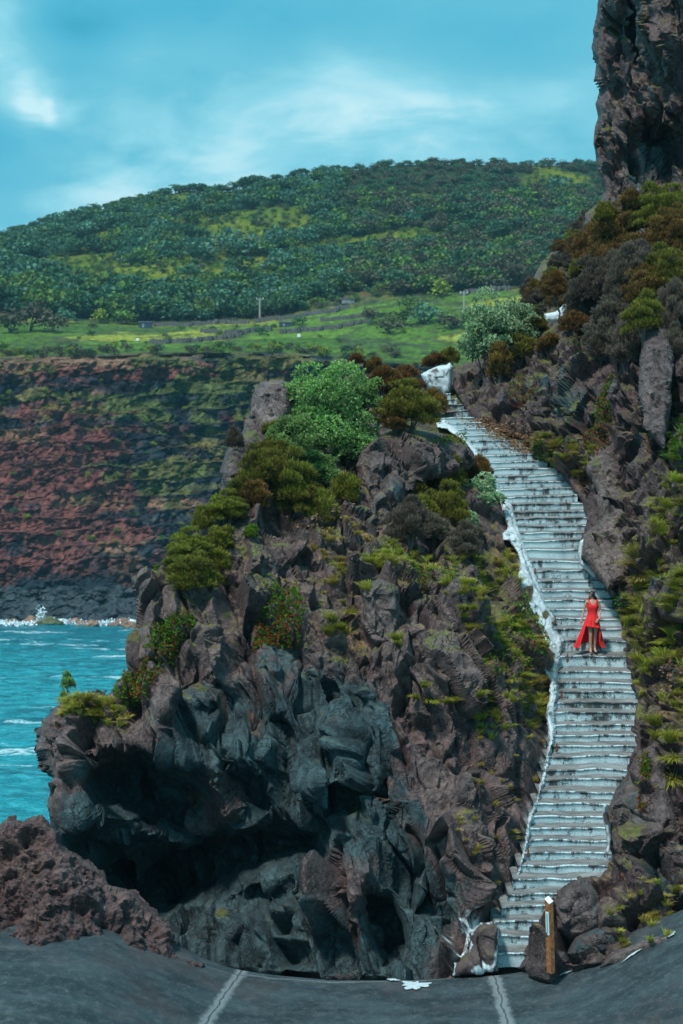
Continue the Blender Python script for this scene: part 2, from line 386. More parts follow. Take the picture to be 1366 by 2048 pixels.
def mass(name, poly, ctrl, step=3.0, curl=(26, 1.6), amp=1.0, style='lumpy', dark=None, colkw=None, thick=4.0, edge_amp=.45, jagpx=5, mod=None, paint=None, mat=None, depth=None, amp_fn=None, seed=3, slabs=False):
    poly = jag(poly, jagpx, seed=seed) if jagpx else np.asarray(poly, float)
    x0, y0 = poly.min(0)-2*step; x1, y1 = poly.max(0)+2*step
    X, Y = np.meshgrid(np.arange(x0, x1, step), np.arange(y0, y1, step)); sh = X.shape
    sd, NX, NY = poly_sd(X, Y, poly)
    snap = (sd < 0) & (sd > -1.6*step); X = np.where(snap, NX, X); Y = np.where(snap, NY, Y); keep = sd > -1.6*step
    sd = np.maximum(sd, 0)
    D = (depth or tps(ctrl))(X, Y)
    if mod: D = mod(X, Y, D)
    t = np.clip(sd/curl[0], 0, 1); D = D+curl[1]*(1-np.sqrt(np.maximum(0, 1-(1-t)**2)))
    P = at_arr(X, Y, D)
    Ps = P.copy()
    for _ in range(6):
        Ps[1:-1] = (Ps[:-2]+Ps[2:]+2*Ps[1:-1])/4; Ps[:, 1:-1] = (Ps[:, :-2]+Ps[:, 2:]+2*Ps[:, 1:-1])/4
    def norms(Q):
        a = np.gradient(Q, axis=1); b = np.gradient(Q, axis=0); n = np.cross(a, b); n /= np.linalg.norm(n, axis=-1)[..., None]+1e-12
        return np.where(n[..., 1:2] > 0, -n, n)
    N0 = norms(Ps); N0 = N0*.75+np.array([0, -.5, .12]); N0 /= np.linalg.norm(N0, axis=-1)[..., None]
    fl = P.reshape(-1, 3)
    r, e1, e2, i1, i2 = rock_field(fl, style)
    if slabs:
        w_ = sst(dark(X, Y).ravel()+.35*fbm(fl*.6, 3, 130), .15, .6); r2, f1_, f2_, j1, j2 = slab_field(fl)
        r = r*(1-w_)+r2*w_; e1 = e1*(1-w_)+f1_*w_; e2 = e2*(1-w_)+f2_*w_; i1 = np.where(w_ > .5, j1, i1); i2 = np.where(w_ > .5, j2, i2)
    A = amp*(edge_amp+(1-edge_amp)*sst(sd, 0, 30))
    gx, gy = np.gradient(Ps[..., 1]); slope = np.hypot(gx, gy)/(step*np.mean(D)/F)
    for _ in range(4):
        slope[1:-1] = (slope[:-2]+slope[2:]+2*slope[1:-1])/4; slope[:, 1:-1] = (slope[:, :-2]+slope[:, 2:]+2*slope[:, 1:-1])/4
    A = A/(1+(slope/6.5)**2)
    r = r.reshape(sh); rs = r.copy(); km = sst(slope, 3.5, 8.0)
    for _ in range(14):
        rs[1:-1] = (rs[:-2]+rs[2:]+2*rs[1:-1])/4; rs[:, 1:-1] = (rs[:, :-2]+rs[:, 2:]+2*rs[:, 1:-1])/4
    r = r*(1-km)+rs*km
    if amp_fn is not None: A = A*amp_fn(X, Y)
    P = P+N0*(r.reshape(sh)*A)[..., None]
    for _ in range(3):      # ease stretched flanks, where sharp steps would turn into combs
        gy, gx = np.gradient(P[..., 1]); sl = np.hypot(gx, gy)/(step*np.mean(D)/F)
        Q_ = P.copy(); Q_[1:-1] = (P[:-2]+P[2:]+2*P[1:-1])/4; Q2 = Q_.copy(); Q2[:, 1:-1] = (Q_[:, :-2]+Q_[:, 2:]+2*Q_[:, 1:-1])/4
        kq = sst(sl, 5, 12)[..., None]*((sd > 3)[..., None]); P = P*(1-kq)+Q2*kq
    N = norms(P)
    dk = dark(X, Y).ravel() if dark else np.zeros(X.size)
    kw = dict(colkw or {})
    for k in list(kw):
        if callable(kw[k]): kw[k] = kw[k](X, Y).ravel()
    c = rock_colour(P.reshape(-1, 3), N.reshape(-1, 3), e1, e2, i1, i2, dk, X.ravel(), Y.ravel(), **kw)
    if paint is not None: c = paint(P.reshape(-1, 3), N.reshape(-1, 3), X.ravel(), Y.ravel(), e1, e2, c)
    idx = np.arange(X.size).reshape(sh)
    ok = keep[:-1, :-1] & keep[1:, :-1] & keep[:-1, 1:] & keep[1:, 1:]
    q = np.stack([idx[:-1, :-1], idx[1:, :-1], idx[1:, 1:], idx[:-1, 1:]], -1)[ok]
    # sides: every open edge is carried back, so the mass has thickness
    E = np.concatenate([q[:, [0, 1]], q[:, [1, 2]], q[:, [2, 3]], q[:, [3, 0]]])
    key = np.minimum(E[:, 0], E[:, 1])*(X.size+1)+np.maximum(E[:, 0], E[:, 1])
    _, inv, cnt = np.unique(key, return_inverse=True, return_counts=True)
    B = E[cnt[inv] == 1]; bv = np.unique(B)
    Vf = P.reshape(-1, 3); cols = c
    back = np.array([0, 0, CZ])+(Vf[bv]-np.array([0, 0, CZ]))*(1+thick/Vf[bv][:, 1:2]); mp = {v: len(Vf)+i for i, v in enumerate(bv)}
    bq = np.array([[b, a, mp[a], mp[b]] for a, b in B])
    V = np.concatenate([Vf, back]); cols = np.concatenate([cols, cols[bv]])
    fa = np.concatenate([q, bq]); u, iv = np.unique(fa, return_inverse=True)
    o = mesh_np(name, V[u], iv.reshape(fa.shape), mat or M_ROCK, attrs={'col': np.clip(cols[u], .004, .95)}, smooth=False)
    GRIDS.append(dict(x0=x0, y0=y0, s=step, P=P, N=N, ok=keep & (sd > 0), name=name))
    return o
def surf(px, py, only=None):
    """the nearest rock surface behind pixel (px, py): point and normal"""
    best = None
    for g in GRIDS:
        if only and g['name'] not in only: continue
        i, j = int(round((py-g['y0'])/g['s'])), int(round((px-g['x0'])/g['s']))
        if 0 <= i < g['ok'].shape[0] and 0 <= j < g['ok'].shape[1] and g['ok'][i, j]:
            p = g['P'][i, j]
            if best is None or p[1] < best[0][1]: best = (p, g['N'][i, j])
    return best

def soft(poly, w=30):
    def f(X, Y):
        sd, _, _ = poly_sd(X, Y, poly); return sst(sd, -w, w)
    return f
def bump_at(*items):
    def f(X, Y):
        r = 0
        for px, py, rx, ry, h in items: r = r+h*np.exp(-((X-px)/rx)**2-((Y-py)/ry)**2)
        return r
    return f
# --- the promontory under and left of the stairs
PROM = [(503, 772), (545, 762), (588, 768), (640, 760), (720, 750), (800, 775), (850, 790), (872, 765), (905, 745), (940, 770), (965, 825), (1042, 880), (1105, 925), (1178, 1000), (1195, 1100), (1222, 1150), (1262, 1300), (1290, 1450), (1272, 1560),
        (1250, 1640), (1245, 1720), (1200, 1790), (1150, 1860), (1120, 1950), (900, 1985), (620, 1975), (400, 1945), (250, 1940), (190, 1820), (150, 1740), (125, 1690), (108, 1660), (92, 1632), (90, 1600), (99, 1560), (92, 1515), (84, 1500), (90, 1478), (88, 1440),
        (102, 1424), (122, 1410), (160, 1395), (212, 1385), (236, 1360), (256, 1345), (262, 1270), (270, 1230), (279, 1190), (272, 1158), (292, 1148), (320, 1140), (345, 1110), (382, 1092), (400, 1060), (432, 1010), (440, 940), (448, 915), (472, 880), (492, 850), (502, 815)]
cp = []
for y in (1900, 1800, 1700, 1600, 1500, 1400, 1300, 1200, 1100, 1000, 900, 835, 790):
    for fx in (0, 1): cp.append(((sL(y), sR(y))[fx], y, dst(y)+.75))
cp += [(850, 1900, 32.3), (600, 1900, 33.2), (400, 1900, 34.2), (200, 1900, 34.5), (950, 1700, 33.1), (800, 1700, 33.1), (600, 1700, 33.6), (350, 1700, 34.0), (110, 1700, 34.6),
       (1000, 1500, 35.6), (850, 1500, 34.8), (650, 1500, 34.6), (400, 1500, 34.3), (100, 1500, 35.0), (1030, 1320, 38.7), (900, 1300, 36.6), (700, 1300, 35.8), (450, 1300, 35.3), (250, 1300, 35.8),
       (980, 1160, 42.0), (850, 1150, 39.6), (650, 1150, 38.2), (450, 1150, 37.2), (290, 1150, 37.0), (850, 1010, 44.6), (650, 1000, 42.0), (450, 1000, 40.0), (780, 860, 50), (620, 850, 46.0), (500, 850, 43.2), (720, 755, 54), (550, 765, 46.5), (150, 1400, 36.2), (190, 1600, 33.9)]
CAVE1 = [(185, 1540), (230, 1520), (275, 1515), (330, 1540), (390, 1560), (420, 1590), (440, 1640), (470, 1665), (560, 1655), (640, 1665), (640, 1705), (560, 1720), (480, 1740), (400, 1780), (330, 1820), (270, 1810), (210, 1750), (150, 1700), (170, 1670), (205, 1660), (260, 1640), (200, 1600)]
CAVE2 = [(440, 1880), (470, 1840), (530, 1810), (545, 1870), (620, 1880), (640, 1940), (500, 1950), (430, 1930)]
CAVE3 = [(735, 1790), (775, 1800), (800, 1850), (808, 1930), (765, 1930), (745, 1870)]
RIB = [(205, 1665), (260, 1640), (330, 1655), (395, 1680), (370, 1690), (280, 1680), (200, 1740), (150, 1700), (150, 1660)]
s_c1, s_c2, s_c3, s_rib = soft(CAVE1, 40), soft(CAVE2, 20), soft(CAVE3, 18), soft(RIB, 30)
hollow = bump_at((400, 1800, 140, 60, 1.5), (560, 1790, 60, 40, .7), (430, 1420, 60, 45, .8), (560, 1500, 40, 60, .5), (515, 1590, 60, 40, .9), (720, 1560, 30, 60, .8), (610, 1390, 30, 50, .4), (500, 1520, 60, 40, -.5), (715, 1470, 14, 90, .7), (760, 1500, 16, 80, -.5), (660, 1440, 12, 80, .6), (800, 1650, 40, 60, -.4),
                 (770, 1600, 14, 45, 1.1), (740, 1590, 20, 60, -.6), (650, 1560, 50, 20, -.8), (660, 1600, 60, 14, .5), (830, 1760, 60, 80, .6), (880, 1840, 30, 60, .8), (700, 1770, 60, 80, -.7), (955, 1700, 40, 90, -.5),
                 (250, 1250, 30, 60, -.4), (440, 1290, 20, 70, .7), (330, 1400, 60, 50, -.4), (870, 1330, 60, 60, -.5), (780, 1370, 40, 40, .4), (560, 1330, 25, 60, .5), (520, 1110, 60, 30, -.5), (640, 1130, 50, 30, .6))
def stair_mask(X, Y, pad=10, w=14):
    a = np.minimum(X-(sL(Y)-pad), (sR(Y)+pad)-X); return sst(a, -w, w)*sst(Y, 770, 790)
def prom_mod(X, Y, D):
    D = D+2.9*s_c1(X, Y)*(1-.55*s_rib(X, Y))+1.2*s_c3(X, Y)+1.0*hollow(X, Y)
    m = stair_mask(X, Y, 12, 22); return D*(1-m)+(dst(Y)+.75)*m
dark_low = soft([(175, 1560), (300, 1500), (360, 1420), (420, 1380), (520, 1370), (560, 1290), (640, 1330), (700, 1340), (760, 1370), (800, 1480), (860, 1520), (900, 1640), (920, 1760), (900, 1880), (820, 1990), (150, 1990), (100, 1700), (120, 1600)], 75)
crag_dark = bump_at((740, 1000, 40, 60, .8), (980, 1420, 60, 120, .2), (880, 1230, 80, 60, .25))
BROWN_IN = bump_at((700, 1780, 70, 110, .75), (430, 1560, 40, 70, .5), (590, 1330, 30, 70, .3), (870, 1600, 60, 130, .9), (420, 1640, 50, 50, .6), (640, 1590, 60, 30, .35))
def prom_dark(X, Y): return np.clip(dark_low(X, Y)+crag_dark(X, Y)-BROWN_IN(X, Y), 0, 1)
def whitewash(P, N, X, Y, e1, e2, c):
    """white paint dripped along the stair edge and over the stones at its foot"""
    near = sst(sL(Y)+6-X, -12, 0)*sst(X-(sL(Y)-16), -8, 8)*sst(Y, 1080, 1110)*(1-sst(Y, 1700, 1760))
    foot = soft([(872, 1890), (880, 1870), (905, 1880), (930, 1820), (948, 1805), (955, 1850), (990, 1845), (1010, 1850), (990, 1945), (900, 1950), (905, 1910)], 7)(X, Y)
    vein = np.exp(-np.minimum(e1/.10, e2/.16))
    k = np.clip(near*(.9*sst(fbm(P*2.2, 3, 91), -.4, .1))+foot*sst(ridge(P*2.0, 3, 93)+.5*vein+.35*fbm(P*5, 3, 92), .75, .95), 0, 1)
    return lerp3(c, A3(.72, .80, .82)+0*P, k)
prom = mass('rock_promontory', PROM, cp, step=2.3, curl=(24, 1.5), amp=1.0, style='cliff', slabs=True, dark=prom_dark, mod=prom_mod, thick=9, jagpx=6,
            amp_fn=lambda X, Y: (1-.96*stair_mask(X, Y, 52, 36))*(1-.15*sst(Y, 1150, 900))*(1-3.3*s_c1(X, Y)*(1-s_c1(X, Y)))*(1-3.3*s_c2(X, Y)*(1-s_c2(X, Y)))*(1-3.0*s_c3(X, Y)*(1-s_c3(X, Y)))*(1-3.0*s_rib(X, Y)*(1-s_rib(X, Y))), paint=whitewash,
            colkw=dict(veg=lambda X, Y: .45+.42*sst(1500-Y, 0, 250)+bump_at((1010, 1300, 80, 130, .55), (860, 1120, 200, 50, .35), (690, 1240, 40, 50, .3))(X, Y), lich=bump_at((690, 1340, 60, 60, .45), (770, 1440, 25, 110, .5), (910, 1600, 40, 90, .4), (1040, 1450, 30, 60, .3), (880, 1290, 60, 60, .2), (500, 1030, 60, 50, .2), (560, 1090, 60, 40, .2)),
                       org=bump_at((525, 775, 30, 12, .55), (505, 830, 20, 20, .3), (330, 1150, 22, 12, .6), (445, 935, 15, 15, .4), (200, 1450, 22, 12, .5), (715, 1010, 20, 30, .3)), red=.15, pale=.05))
tag(prom, 'large dark volcanic rock promontory with an overhanging cave left of the white stairs', 'rock promontory', kind='structure')
# --- the bank and cliff right of the stairs
BANK = [(905, 742), (930, 728), (1000, 690), (1060, 662), (1100, 655), (1150, 612), (1162, 520), (1230, 440), (1400, 385), (1560, 360), (1560, 1900), (1420, 1870), (1366, 1866), (1300, 1885), (1250, 1905), (1150, 1950), (1052, 1950),
        (1062, 1905), (1094, 1835), (1112, 1782), (1180, 1752), (1214, 1738), (1224, 1700), (1216, 1652), (1208, 1612), (1240, 1590), (1253, 1562), (1256, 1512), (1272, 1470), (1276, 1430), (1268, 1382), (1259, 1340),
        (1250, 1300), (1241, 1250), (1229, 1216), (1211, 1180), (1190, 1146), (1163, 1126), (1165, 1086), (1174, 1050), (1162, 1006), (1141, 976), (1121, 946), (1086, 920), (1060, 896), (1040, 876), (1002, 862), (960, 842), (936, 826), (920, 800), (908, 772)]
bc = []
for y in (1850, 1700, 1600, 1500, 1400, 1300, 1200, 1100, 1000, 900, 860, 800): bc.append((sR(y), y, dst(y)-.25))
bc += [(1400, 1900, 30.3), (1400, 1750, 31.6), (1400, 1600, 33.2), (1400, 1450, 35), (1400, 1300, 37), (1400, 1150, 39.3), (1400, 1000, 41.8), (1400, 850, 45), (1400, 700, 49), (1400, 550, 54), (1400, 400, 59), (1560, 1900, 29.4), (1560, 1100, 38), (1560, 400, 57),
       (1150, 1900, 30.6), (1250, 1150, 41.6), (1250, 1000, 45), (1250, 850, 48.6), (1100, 820, 52.5), (1000, 780, 57), (1000, 700, 60.5), (1150, 700, 54.5), (1150, 620, 58.5), (1250, 600, 55), (1250, 450, 60.5), (910, 745, 61.2)]
bank_mod = lambda X, Y, D: D-bump_at((1060, 800, 40, 40, .9), (1160, 760, 40, 70, .8), (1230, 760, 30, 60, .5), (1300, 1650, 50, 80, .7), (1200, 1830, 50, 40, .3), (1100, 840, 30, 20, -.7), (1255, 930, 20, 60, -.9), (1285, 890, 30, 40, -.9), (1110, 760, 20, 40, -.6), (1190, 1010, 12, 60, .4))(X, Y)
bank = mass('cliff_bank', BANK, bc, step=2.5, curl=(10, .55), amp=1.05, style='cliff', mod=bank_mod, thick=7, jagpx=4, edge_amp=.25,
            dark=lambda X, Y: np.clip(bump_at((1330, 1750, 90, 130, .55), (1350, 1180, 60, 60, .5), (1280, 900, 40, 90, .4), (1130, 800, 60, 60, .25), (1060, 790, 90, 60, .35), (1200, 800, 60, 100, .25))(X, Y), 0, 1),
            colkw=dict(veg=lambda X, Y: .85+.25*bump_at((1110, 905, 60, 25, 1), (1300, 1250, 80, 160, .9), (1340, 930, 40, 90, 1.2), (1100, 700, 80, 40, .5), (1340, 1450, 50, 60, .8))(X, Y),
                       lich=bump_at((1350, 760, 30, 70, .5), (1310, 690, 20, 40, .3), (925, 780, 12, 40, .4)), red=.2, pale=-.14))
tag(bank, 'steep brown volcanic rock bank rising along the right side of the stairs', 'cliff', kind='structure')
# --- the tower of rock at the top right
TOW = [(1212, -70), (1204, -10), (1196, 22), (1188, 42), (1190, 72), (1186, 108), (1191, 128), (1193, 160), (1199, 185), (1192, 208), (1196, 232), (1186, 262), (1184, 290), (1192, 330), (1201, 362), (1209, 386), (1196, 408), (1170, 424), (1165, 450), (1167, 480), (1180, 530), (1580, 530), (1580, -90)]
tow = mass('rock_tower', TOW, [(1190, 0, 66), (1190, 250, 66), (1180, 450, 64), (1300, 450, 62.5), (1300, 250, 63), (1300, 0, 62), (1400, 450, 61), (1400, 200, 61), (1400, 0, 60), (1580, 200, 58), (1330, 270, 65), (1300, 110, 64)], step=2.8,
           curl=(16, 1.5), amp=1.2, style='cliff', slabs=True, edge_amp=.15, thick=12, jagpx=5, mod=lambda X, Y, D: D+bump_at((1300, 265, 26, 26, 2.4), (1205, 290, 10, 26, 1.2), (1268, 60, 8, 120, 1.3), (1340, 330, 24, 60, 1.0), (1330, 90, 50, 60, -.8), (1230, 180, 30, 20, .7), (1180, 440, 30, 15, -.8))(X, Y),
           dark=lambda X, Y: np.clip(bump_at((1280, 340, 40, 70, .65), (1330, 300, 30, 60, .4), (1270, 60, 14, 80, .6), (1230, 170, 20, 20, .4))(X, Y), 0, 1),
           colkw=dict(veg=.88, lich=lambda X, Y: .02+bump_at((1275, 380, 30, 70, .3), (1340, 80, 40, 60, .14), (1200, 470, 40, 30, .3))(X, Y), red=.2, pale=.0))
tag(tow, 'tall overhanging dark rock tower against the sky above the stairs', 'cliff', kind='structure')
# --- the slope behind, half way to the hill
M8 = [(1215, 425), (1180, 440), (1150, 462), (1112, 495), (1076, 540), (1048, 585), (1035, 640), (1060, 700), (1300, 700), (1300, 425)]
back_slope = mass('brush_slope', M8, [(1180, 440, 96), (1045, 640, 84), (1300, 440, 92), (1300, 700, 76), (1150, 560, 86)], step=3, curl=(14, 3), amp=1.5, style='lava', thick=25, jagpx=6,
                  dark=lambda X, Y: np.clip(bump_at((1080, 610, 20, 50, .9))(X, Y), 0, 1), colkw=dict(veg=1.05, red=.1, pale=.1))
tag(back_slope, 'distant brown brush covered slope behind the rock tower', 'hillside', kind='structure')
# --- reddish lava at the lower left, in front of the cave
LAV = [(-220, 1650), (-60, 1655), (0, 1652), (22, 1640), (50, 1645), (66, 1632), (90, 1632), (104, 1650), (122, 1662), (124, 1692), (152, 1712), (180, 1726), (204, 1742), (216, 1768), (250, 1775), (276, 1790), (300, 1812), (330, 1835), (352, 1868), (352, 1890), (372, 1912), (470, 1948), (470, 1985), (200, 1990), (-220, 1990)]
lav = mass('lava_outcrop', LAV, [(-200, 1660, 31.8), (0, 1660, 31.4), (100, 1640, 31.6), (0, 1760, 30.4), (120, 1760, 30.5), (250, 1800, 30.9), (340, 1860, 31.0), (0, 1880, 29.6), (200, 1880, 29.7), (350, 1930, 30.2), (450, 1960, 30.7), (-200, 1900, 29.4)], step=2.6,
           curl=(16, .9), amp=1.35, style='lava', thick=2.0, jagpx=6, colkw=dict(veg=.2, red=lambda X, Y: .35+.3*(X < 120), pale=lambda X, Y: .25*sst(1790-Y+.35*(X-100), -60, 60)-.35, lich=-.3))
tag(lav, 'reddish brown rough lava outcrop at the edge of the concrete deck', 'lava outcrop', kind='structure')

# --- single boulders and crags
def boulder(poly, d, label, name='boulder', amp=.5, style='lumpy', cr=22, cd=1.0, dark=0.0, kw=None, th=1.2, mod=None, seed=5):
    ctrl = d if isinstance(d, list) else [(poly[0][0], poly[0][1], d), (poly[len(poly)//3][0], poly[len(poly)//3][1], d), (poly[2*len(poly)//3][0], poly[2*len(poly)//3][1], d), (np.mean([p[0] for p in poly]), np.mean([p[1] for p in poly])+60, d)]
    o = mass(name, poly, ctrl, step=2.4, curl=(cr, cd), amp=amp, style=style, thick=th, jagpx=3, dark=(lambda X, Y: dark+0*X), colkw=kw or dict(veg=.75), mod=mod, seed=seed)
    return tag(o, label, 'rock')
boulder([(760, 872), (800, 858), (850, 862), (900, 874), (940, 900), (955, 922), (905, 950), (850, 960), (815, 990), (800, 1050), (780, 1100), (756, 1095), (735, 1040), (716, 990), (712, 930), (730, 890)], [(712, 940, 42.8), (770, 1080, 40.9), (950, 915, 47.4), (820, 865, 45.6), (800, 950, 43.0), (900, 950, 45.2)],
        'grey lichen streaked crag with a dark overhang between the green bushes', 'rock_crag', amp=.95, style='cliff', dark=.2, kw=dict(veg=.8, lich=lambda X, Y: .12+.2*bump_at((745, 930, 30, 80, 1))(X, Y), org=bump_at((728, 980, 12, 12, .3))), th=3, cd=1.6, cr=30)
boulder([(1174, 905), (1200, 892), (1236, 925), (1250, 1000), (1262, 1100), (1248, 1168), (1216, 1180), (1192, 1142), (1164, 1112), (1168, 1070), (1200, 1040), (1196, 985), (1168, 935)], [(1180, 910, 47.5), (1240, 950, 46.3), (1180, 1110, 42.9), (1240, 1160, 41.6), (1215, 1050, 44.0)],
        'craggy grey brown rock bulging over the right edge of the stairs', 'rock_crag', amp=.6, kw=dict(veg=.6, pale=.28, lich=.05), th=2, cd=.9)
boulder([(1430, 1110), (1366, 1118), (1338, 1150), (1312, 1185), (1296, 1206), (1318, 1240), (1366, 1252), (1430, 1262)], [(1296, 1206, 38.6), (1366, 1130, 37.8), (1366, 1250, 37.2), (1430, 1180, 36.8)],
        'smooth dark angular boulder above the grass at the right edge', amp=.35, style='smooth', dark=.25, kw=dict(veg=.2, pale=-.5, lich=-.5), cr=16, cd=1.4)
boulder([(1300, 612), (1318, 598), (1334, 602), (1342, 660), (1346, 740), (1340, 830), (1330, 900), (1292, 862), (1276, 790), (1280, 710), (1288, 650)], [(1315, 605, 50.5), (1310, 880, 43.5), (1345, 740, 46), (1280, 740, 46.8)],
        'tall pale topped rock fin standing among the heath on the right', 'rock_crag', amp=.6, kw=dict(veg=.4, lich=lambda X, Y: .4*sst(680-Y, -20, 40)), th=2)
boulder([(1108, 1858), (1100, 1812), (1122, 1775), (1160, 1755), (1188, 1775), (1206, 1812), (1216, 1850), (1190, 1880), (1140, 1888)], 31.1, 'rounded brown boulder standing behind the wooden post', amp=.28, dark=.25, kw=dict(veg=.4), cr=28)
boulder([(1134, 1905), (1150, 1872), (1190, 1850), (1226, 1855), (1250, 1885), (1240, 1912), (1190, 1928), (1145, 1925)], 30.4, 'dark low boulder right of the foot of the wooden post', amp=.25, dark=.45, kw=dict(veg=.3), cr=24)
boulder([(1036, 1938), (1056, 1912), (1092, 1896), (1130, 1902), (1146, 1925), (1120, 1945), (1070, 1952)], 30.7, 'flat boulder lying on the concrete in front of the wooden post', amp=.06, dark=.4, kw=dict(veg=.2), cr=18, cd=.6)
boulder([(1046, 1912), (1060, 1884), (1080, 1872), (1092, 1890), (1092, 1914), (1066, 1924)], 30.95, 'pale grey boulder between the lowest steps and the wooden post', amp=.12, dark=.2, kw=dict(veg=.2, pale=.75), cr=20, cd=.8)
boulder([(1216, 1612), (1240, 1565), (1272, 1505), (1310, 1482), (1336, 1530), (1352, 1640), (1310, 1700), (1238, 1690)], [(1240, 1600, 34.3), (1310, 1490, 34.6), (1300, 1690, 32.6), (1350, 1600, 33.3)], 'dark lumpy boulder leaning over the lower stairs on the right', amp=.5, dark=.25, kw=dict(veg=.5), cr=26)
boulder([(722, 1175), (758, 1158), (796, 1176), (806, 1240), (790, 1296), (745, 1300), (724, 1250)], 36.0, 'rounded brown boulder between two clumps of yellow grass', amp=.45, kw=dict(veg=.5, pale=.15), cr=26)
boulder([(876, 1180), (902, 1150), (935, 1160), (978, 1196), (988, 1262), (950, 1306), (896, 1300), (868, 1240)], 37.0, 'dark lichen flecked boulder among grass left of the stairs', amp=.5, dark=.1, kw=dict(veg=.55), cr=30)
boulder([(506, 782), (520, 764), (566, 760), (590, 775), (584, 830), (560, 860), (524, 862), (500, 832)], [(520, 770, 44.6), (580, 780, 45.2), (540, 855, 43.2), (505, 830, 43.6)], 'weathered outcrop flecked with orange lichen beside the big green bush', 'rock_crag', amp=.5,
        kw=dict(veg=.5, pale=.3, org=bump_at((520, 772, 22, 12, .7), (545, 768, 16, 8, .6), (508, 826, 12, 10, .6))), cr=20)
boulder([(1362, 1880), (1330, 1868), (1280, 1882), (1222, 1905), (1190, 1940), (1262, 1930), (1330, 1900)], 29.9, 'low pinkish rock ledge on the concrete at the lower right', 'rock_ledge', amp=.2, kw=dict(veg=.3, pale=.15), cr=10, cd=.4)
# ------------------------------------------------------------------ concrete deck
def zc(x):
    pts = np.array([(-9, 1.6), (-6.5, 1.25), (-4.6, 1.2), (-3.5, .68), (-2.3, .12), (-.3, -.10), (2.0, -.10), (3.6, .03), (4.6, .28), (5.6, .72), (6.7, 1.29), (9, 2.0)])
    return np.interp(x, pts[:, 0], pts[:, 1])
xs = np.concatenate([np.arange(-14, 14.01, .09)]); ys = np.concatenate([np.arange(-8, 22, 1.0), np.arange(22, 34.01, .09)])
X, Y = np.meshgrid(xs, ys)
kk = np.ones(15)/15; zrow = np.convolve(np.pad(zc(xs), 7, 'edge'), kk, 'valid')
Z = zrow[None, :]*sst(Y, 14, 28)-.35*np.maximum(0, Y-31)+.02*fbm(np.stack([X.ravel(), Y.ravel(), 0*X.ravel()], 1)*.9, 3, 201).reshape(X.shape)
idx = np.arange(X.size).reshape(X.shape)
q = np.stack([idx[:-1, :-1], idx[:-1, 1:], idx[1:, 1:], idx[1:, :-1]], -1).reshape(-1, 4)
m, t, b = pmat('weathered_concrete'); p = pos(t)
ps = t.vm('MULTIPLY', p, (.6, 1.3, 1)).outputs[0]
n1 = t.noise(ps, 1.2, 6, .6); n2 = t.noise(p, 5, 7, .7); n3 = t.noise(p, 60, 3, .6)
c = t.mix(t.mr(n1, .36, .66), (.020, .032, .038), (.050, .074, .083))
c = t.mix(t.math('MULTIPLY', t.mr(n2, .45, .7), .55), c, (.115, .135, .142))
c = t.mix(t.math('MULTIPLY', t.mr(n3, .48, .66), .55), c, (.018, .024, .028)); c = t.mix(t.math('MULTIPLY', t.mr(t.noise(p, 26, 2, .5), .62, .72), .5), c, (.16, .19, .20)); c = t.mix(t.math('MULTIPLY', t.mr(t.noise(p, .45, 5, .65), .52, .66), .4), c, (.075, .06, .058))
sx = t.n('ShaderNodeSeparateXYZ', inp={0: p})
wob = t.math('MULTIPLY', t.math('SUBTRACT', t.noise(p, 2.2, 5, .7), .5), .55)
def line(x0, y0, x1, y1, wd, a):        # a worn strip of mortar laid over a joint of the slabs
    L = math.hypot(x1-x0, y1-y0); ux, uy = (x1-x0)/L, (y1-y0)/L
    dx, dy = t.math('SUBTRACT', sx.outputs[0], x0), t.math('SUBTRACT', sx.outputs[1], y0)
    s = t.math('ADD', t.math('MULTIPLY', dx, uy), t.math('MULTIPLY', dy, -ux)); s = t.math('ABSOLUTE', t.math('ADD', s, t.math('MULTIPLY', wob, .35)))
    k = t.math('ADD', t.math('MULTIPLY', dx, ux), t.math('MULTIPLY', dy, uy))
    inside = t.math('MULTIPLY', t.mr(k, -.2, .1), t.mr(k, L+.2, L-.1))
    v = t.math('MULTIPLY', t.mr(t.math('ADD', s, t.math('MULTIPLY', t.math('SUBTRACT', n2, .5), wd*1.6)), wd, wd*.35), inside)
    return t.math('MULTIPLY', v, a), t.math('MULTIPLY', t.mr(s, .022, .008), inside)
mask = None; crack = None
for L_ in ((-1.95, 31.2, -2.85, 24.5, .15, .5), (3.05, 31.3, 3.02, 24.5, .17, .5), (-1.95, 30.75, 3.2, 31.1, .05, .5), (-4.0, 30.4, -1.9, 30.7, .05, .25), (3.2, 30.9, 7, 30.0, .05, .18)):
    a, cr_ = line(*L_)
    mask = a if mask is None else t.math('MAXIMUM', mask, a); crack = cr_ if crack is None else t.math('MAXIMUM', crack, cr_)
c = t.mix(mask, c, (.33, .37, .38)); c = t.mix(t.math('MULTIPLY', crack, .8), c, (.03, .032, .034))
link(t, c, b.inputs['Base Color']); b.inputs['Roughness'].default_value = .7; b.inputs['Specular IOR Level'].default_value = .35
hh = t.math('ADD', t.math('ADD', n2, t.math('MULTIPLY', n3, .4)), t.math('MULTIPLY', mask, .6))
link(t, t.n('ShaderNodeBump', inp={'Strength': .55, 'Distance': .03, 'Height': hh}).outputs[0], b.inputs['Normal'])
M_CONC = m
tag(mesh_np('concrete_ground', np.stack([X, Y, Z], -1).reshape(-1, 3), q, m), 'grey weathered concrete deck with pale mortar joints in front of the rocks', 'ground', kind='structure')
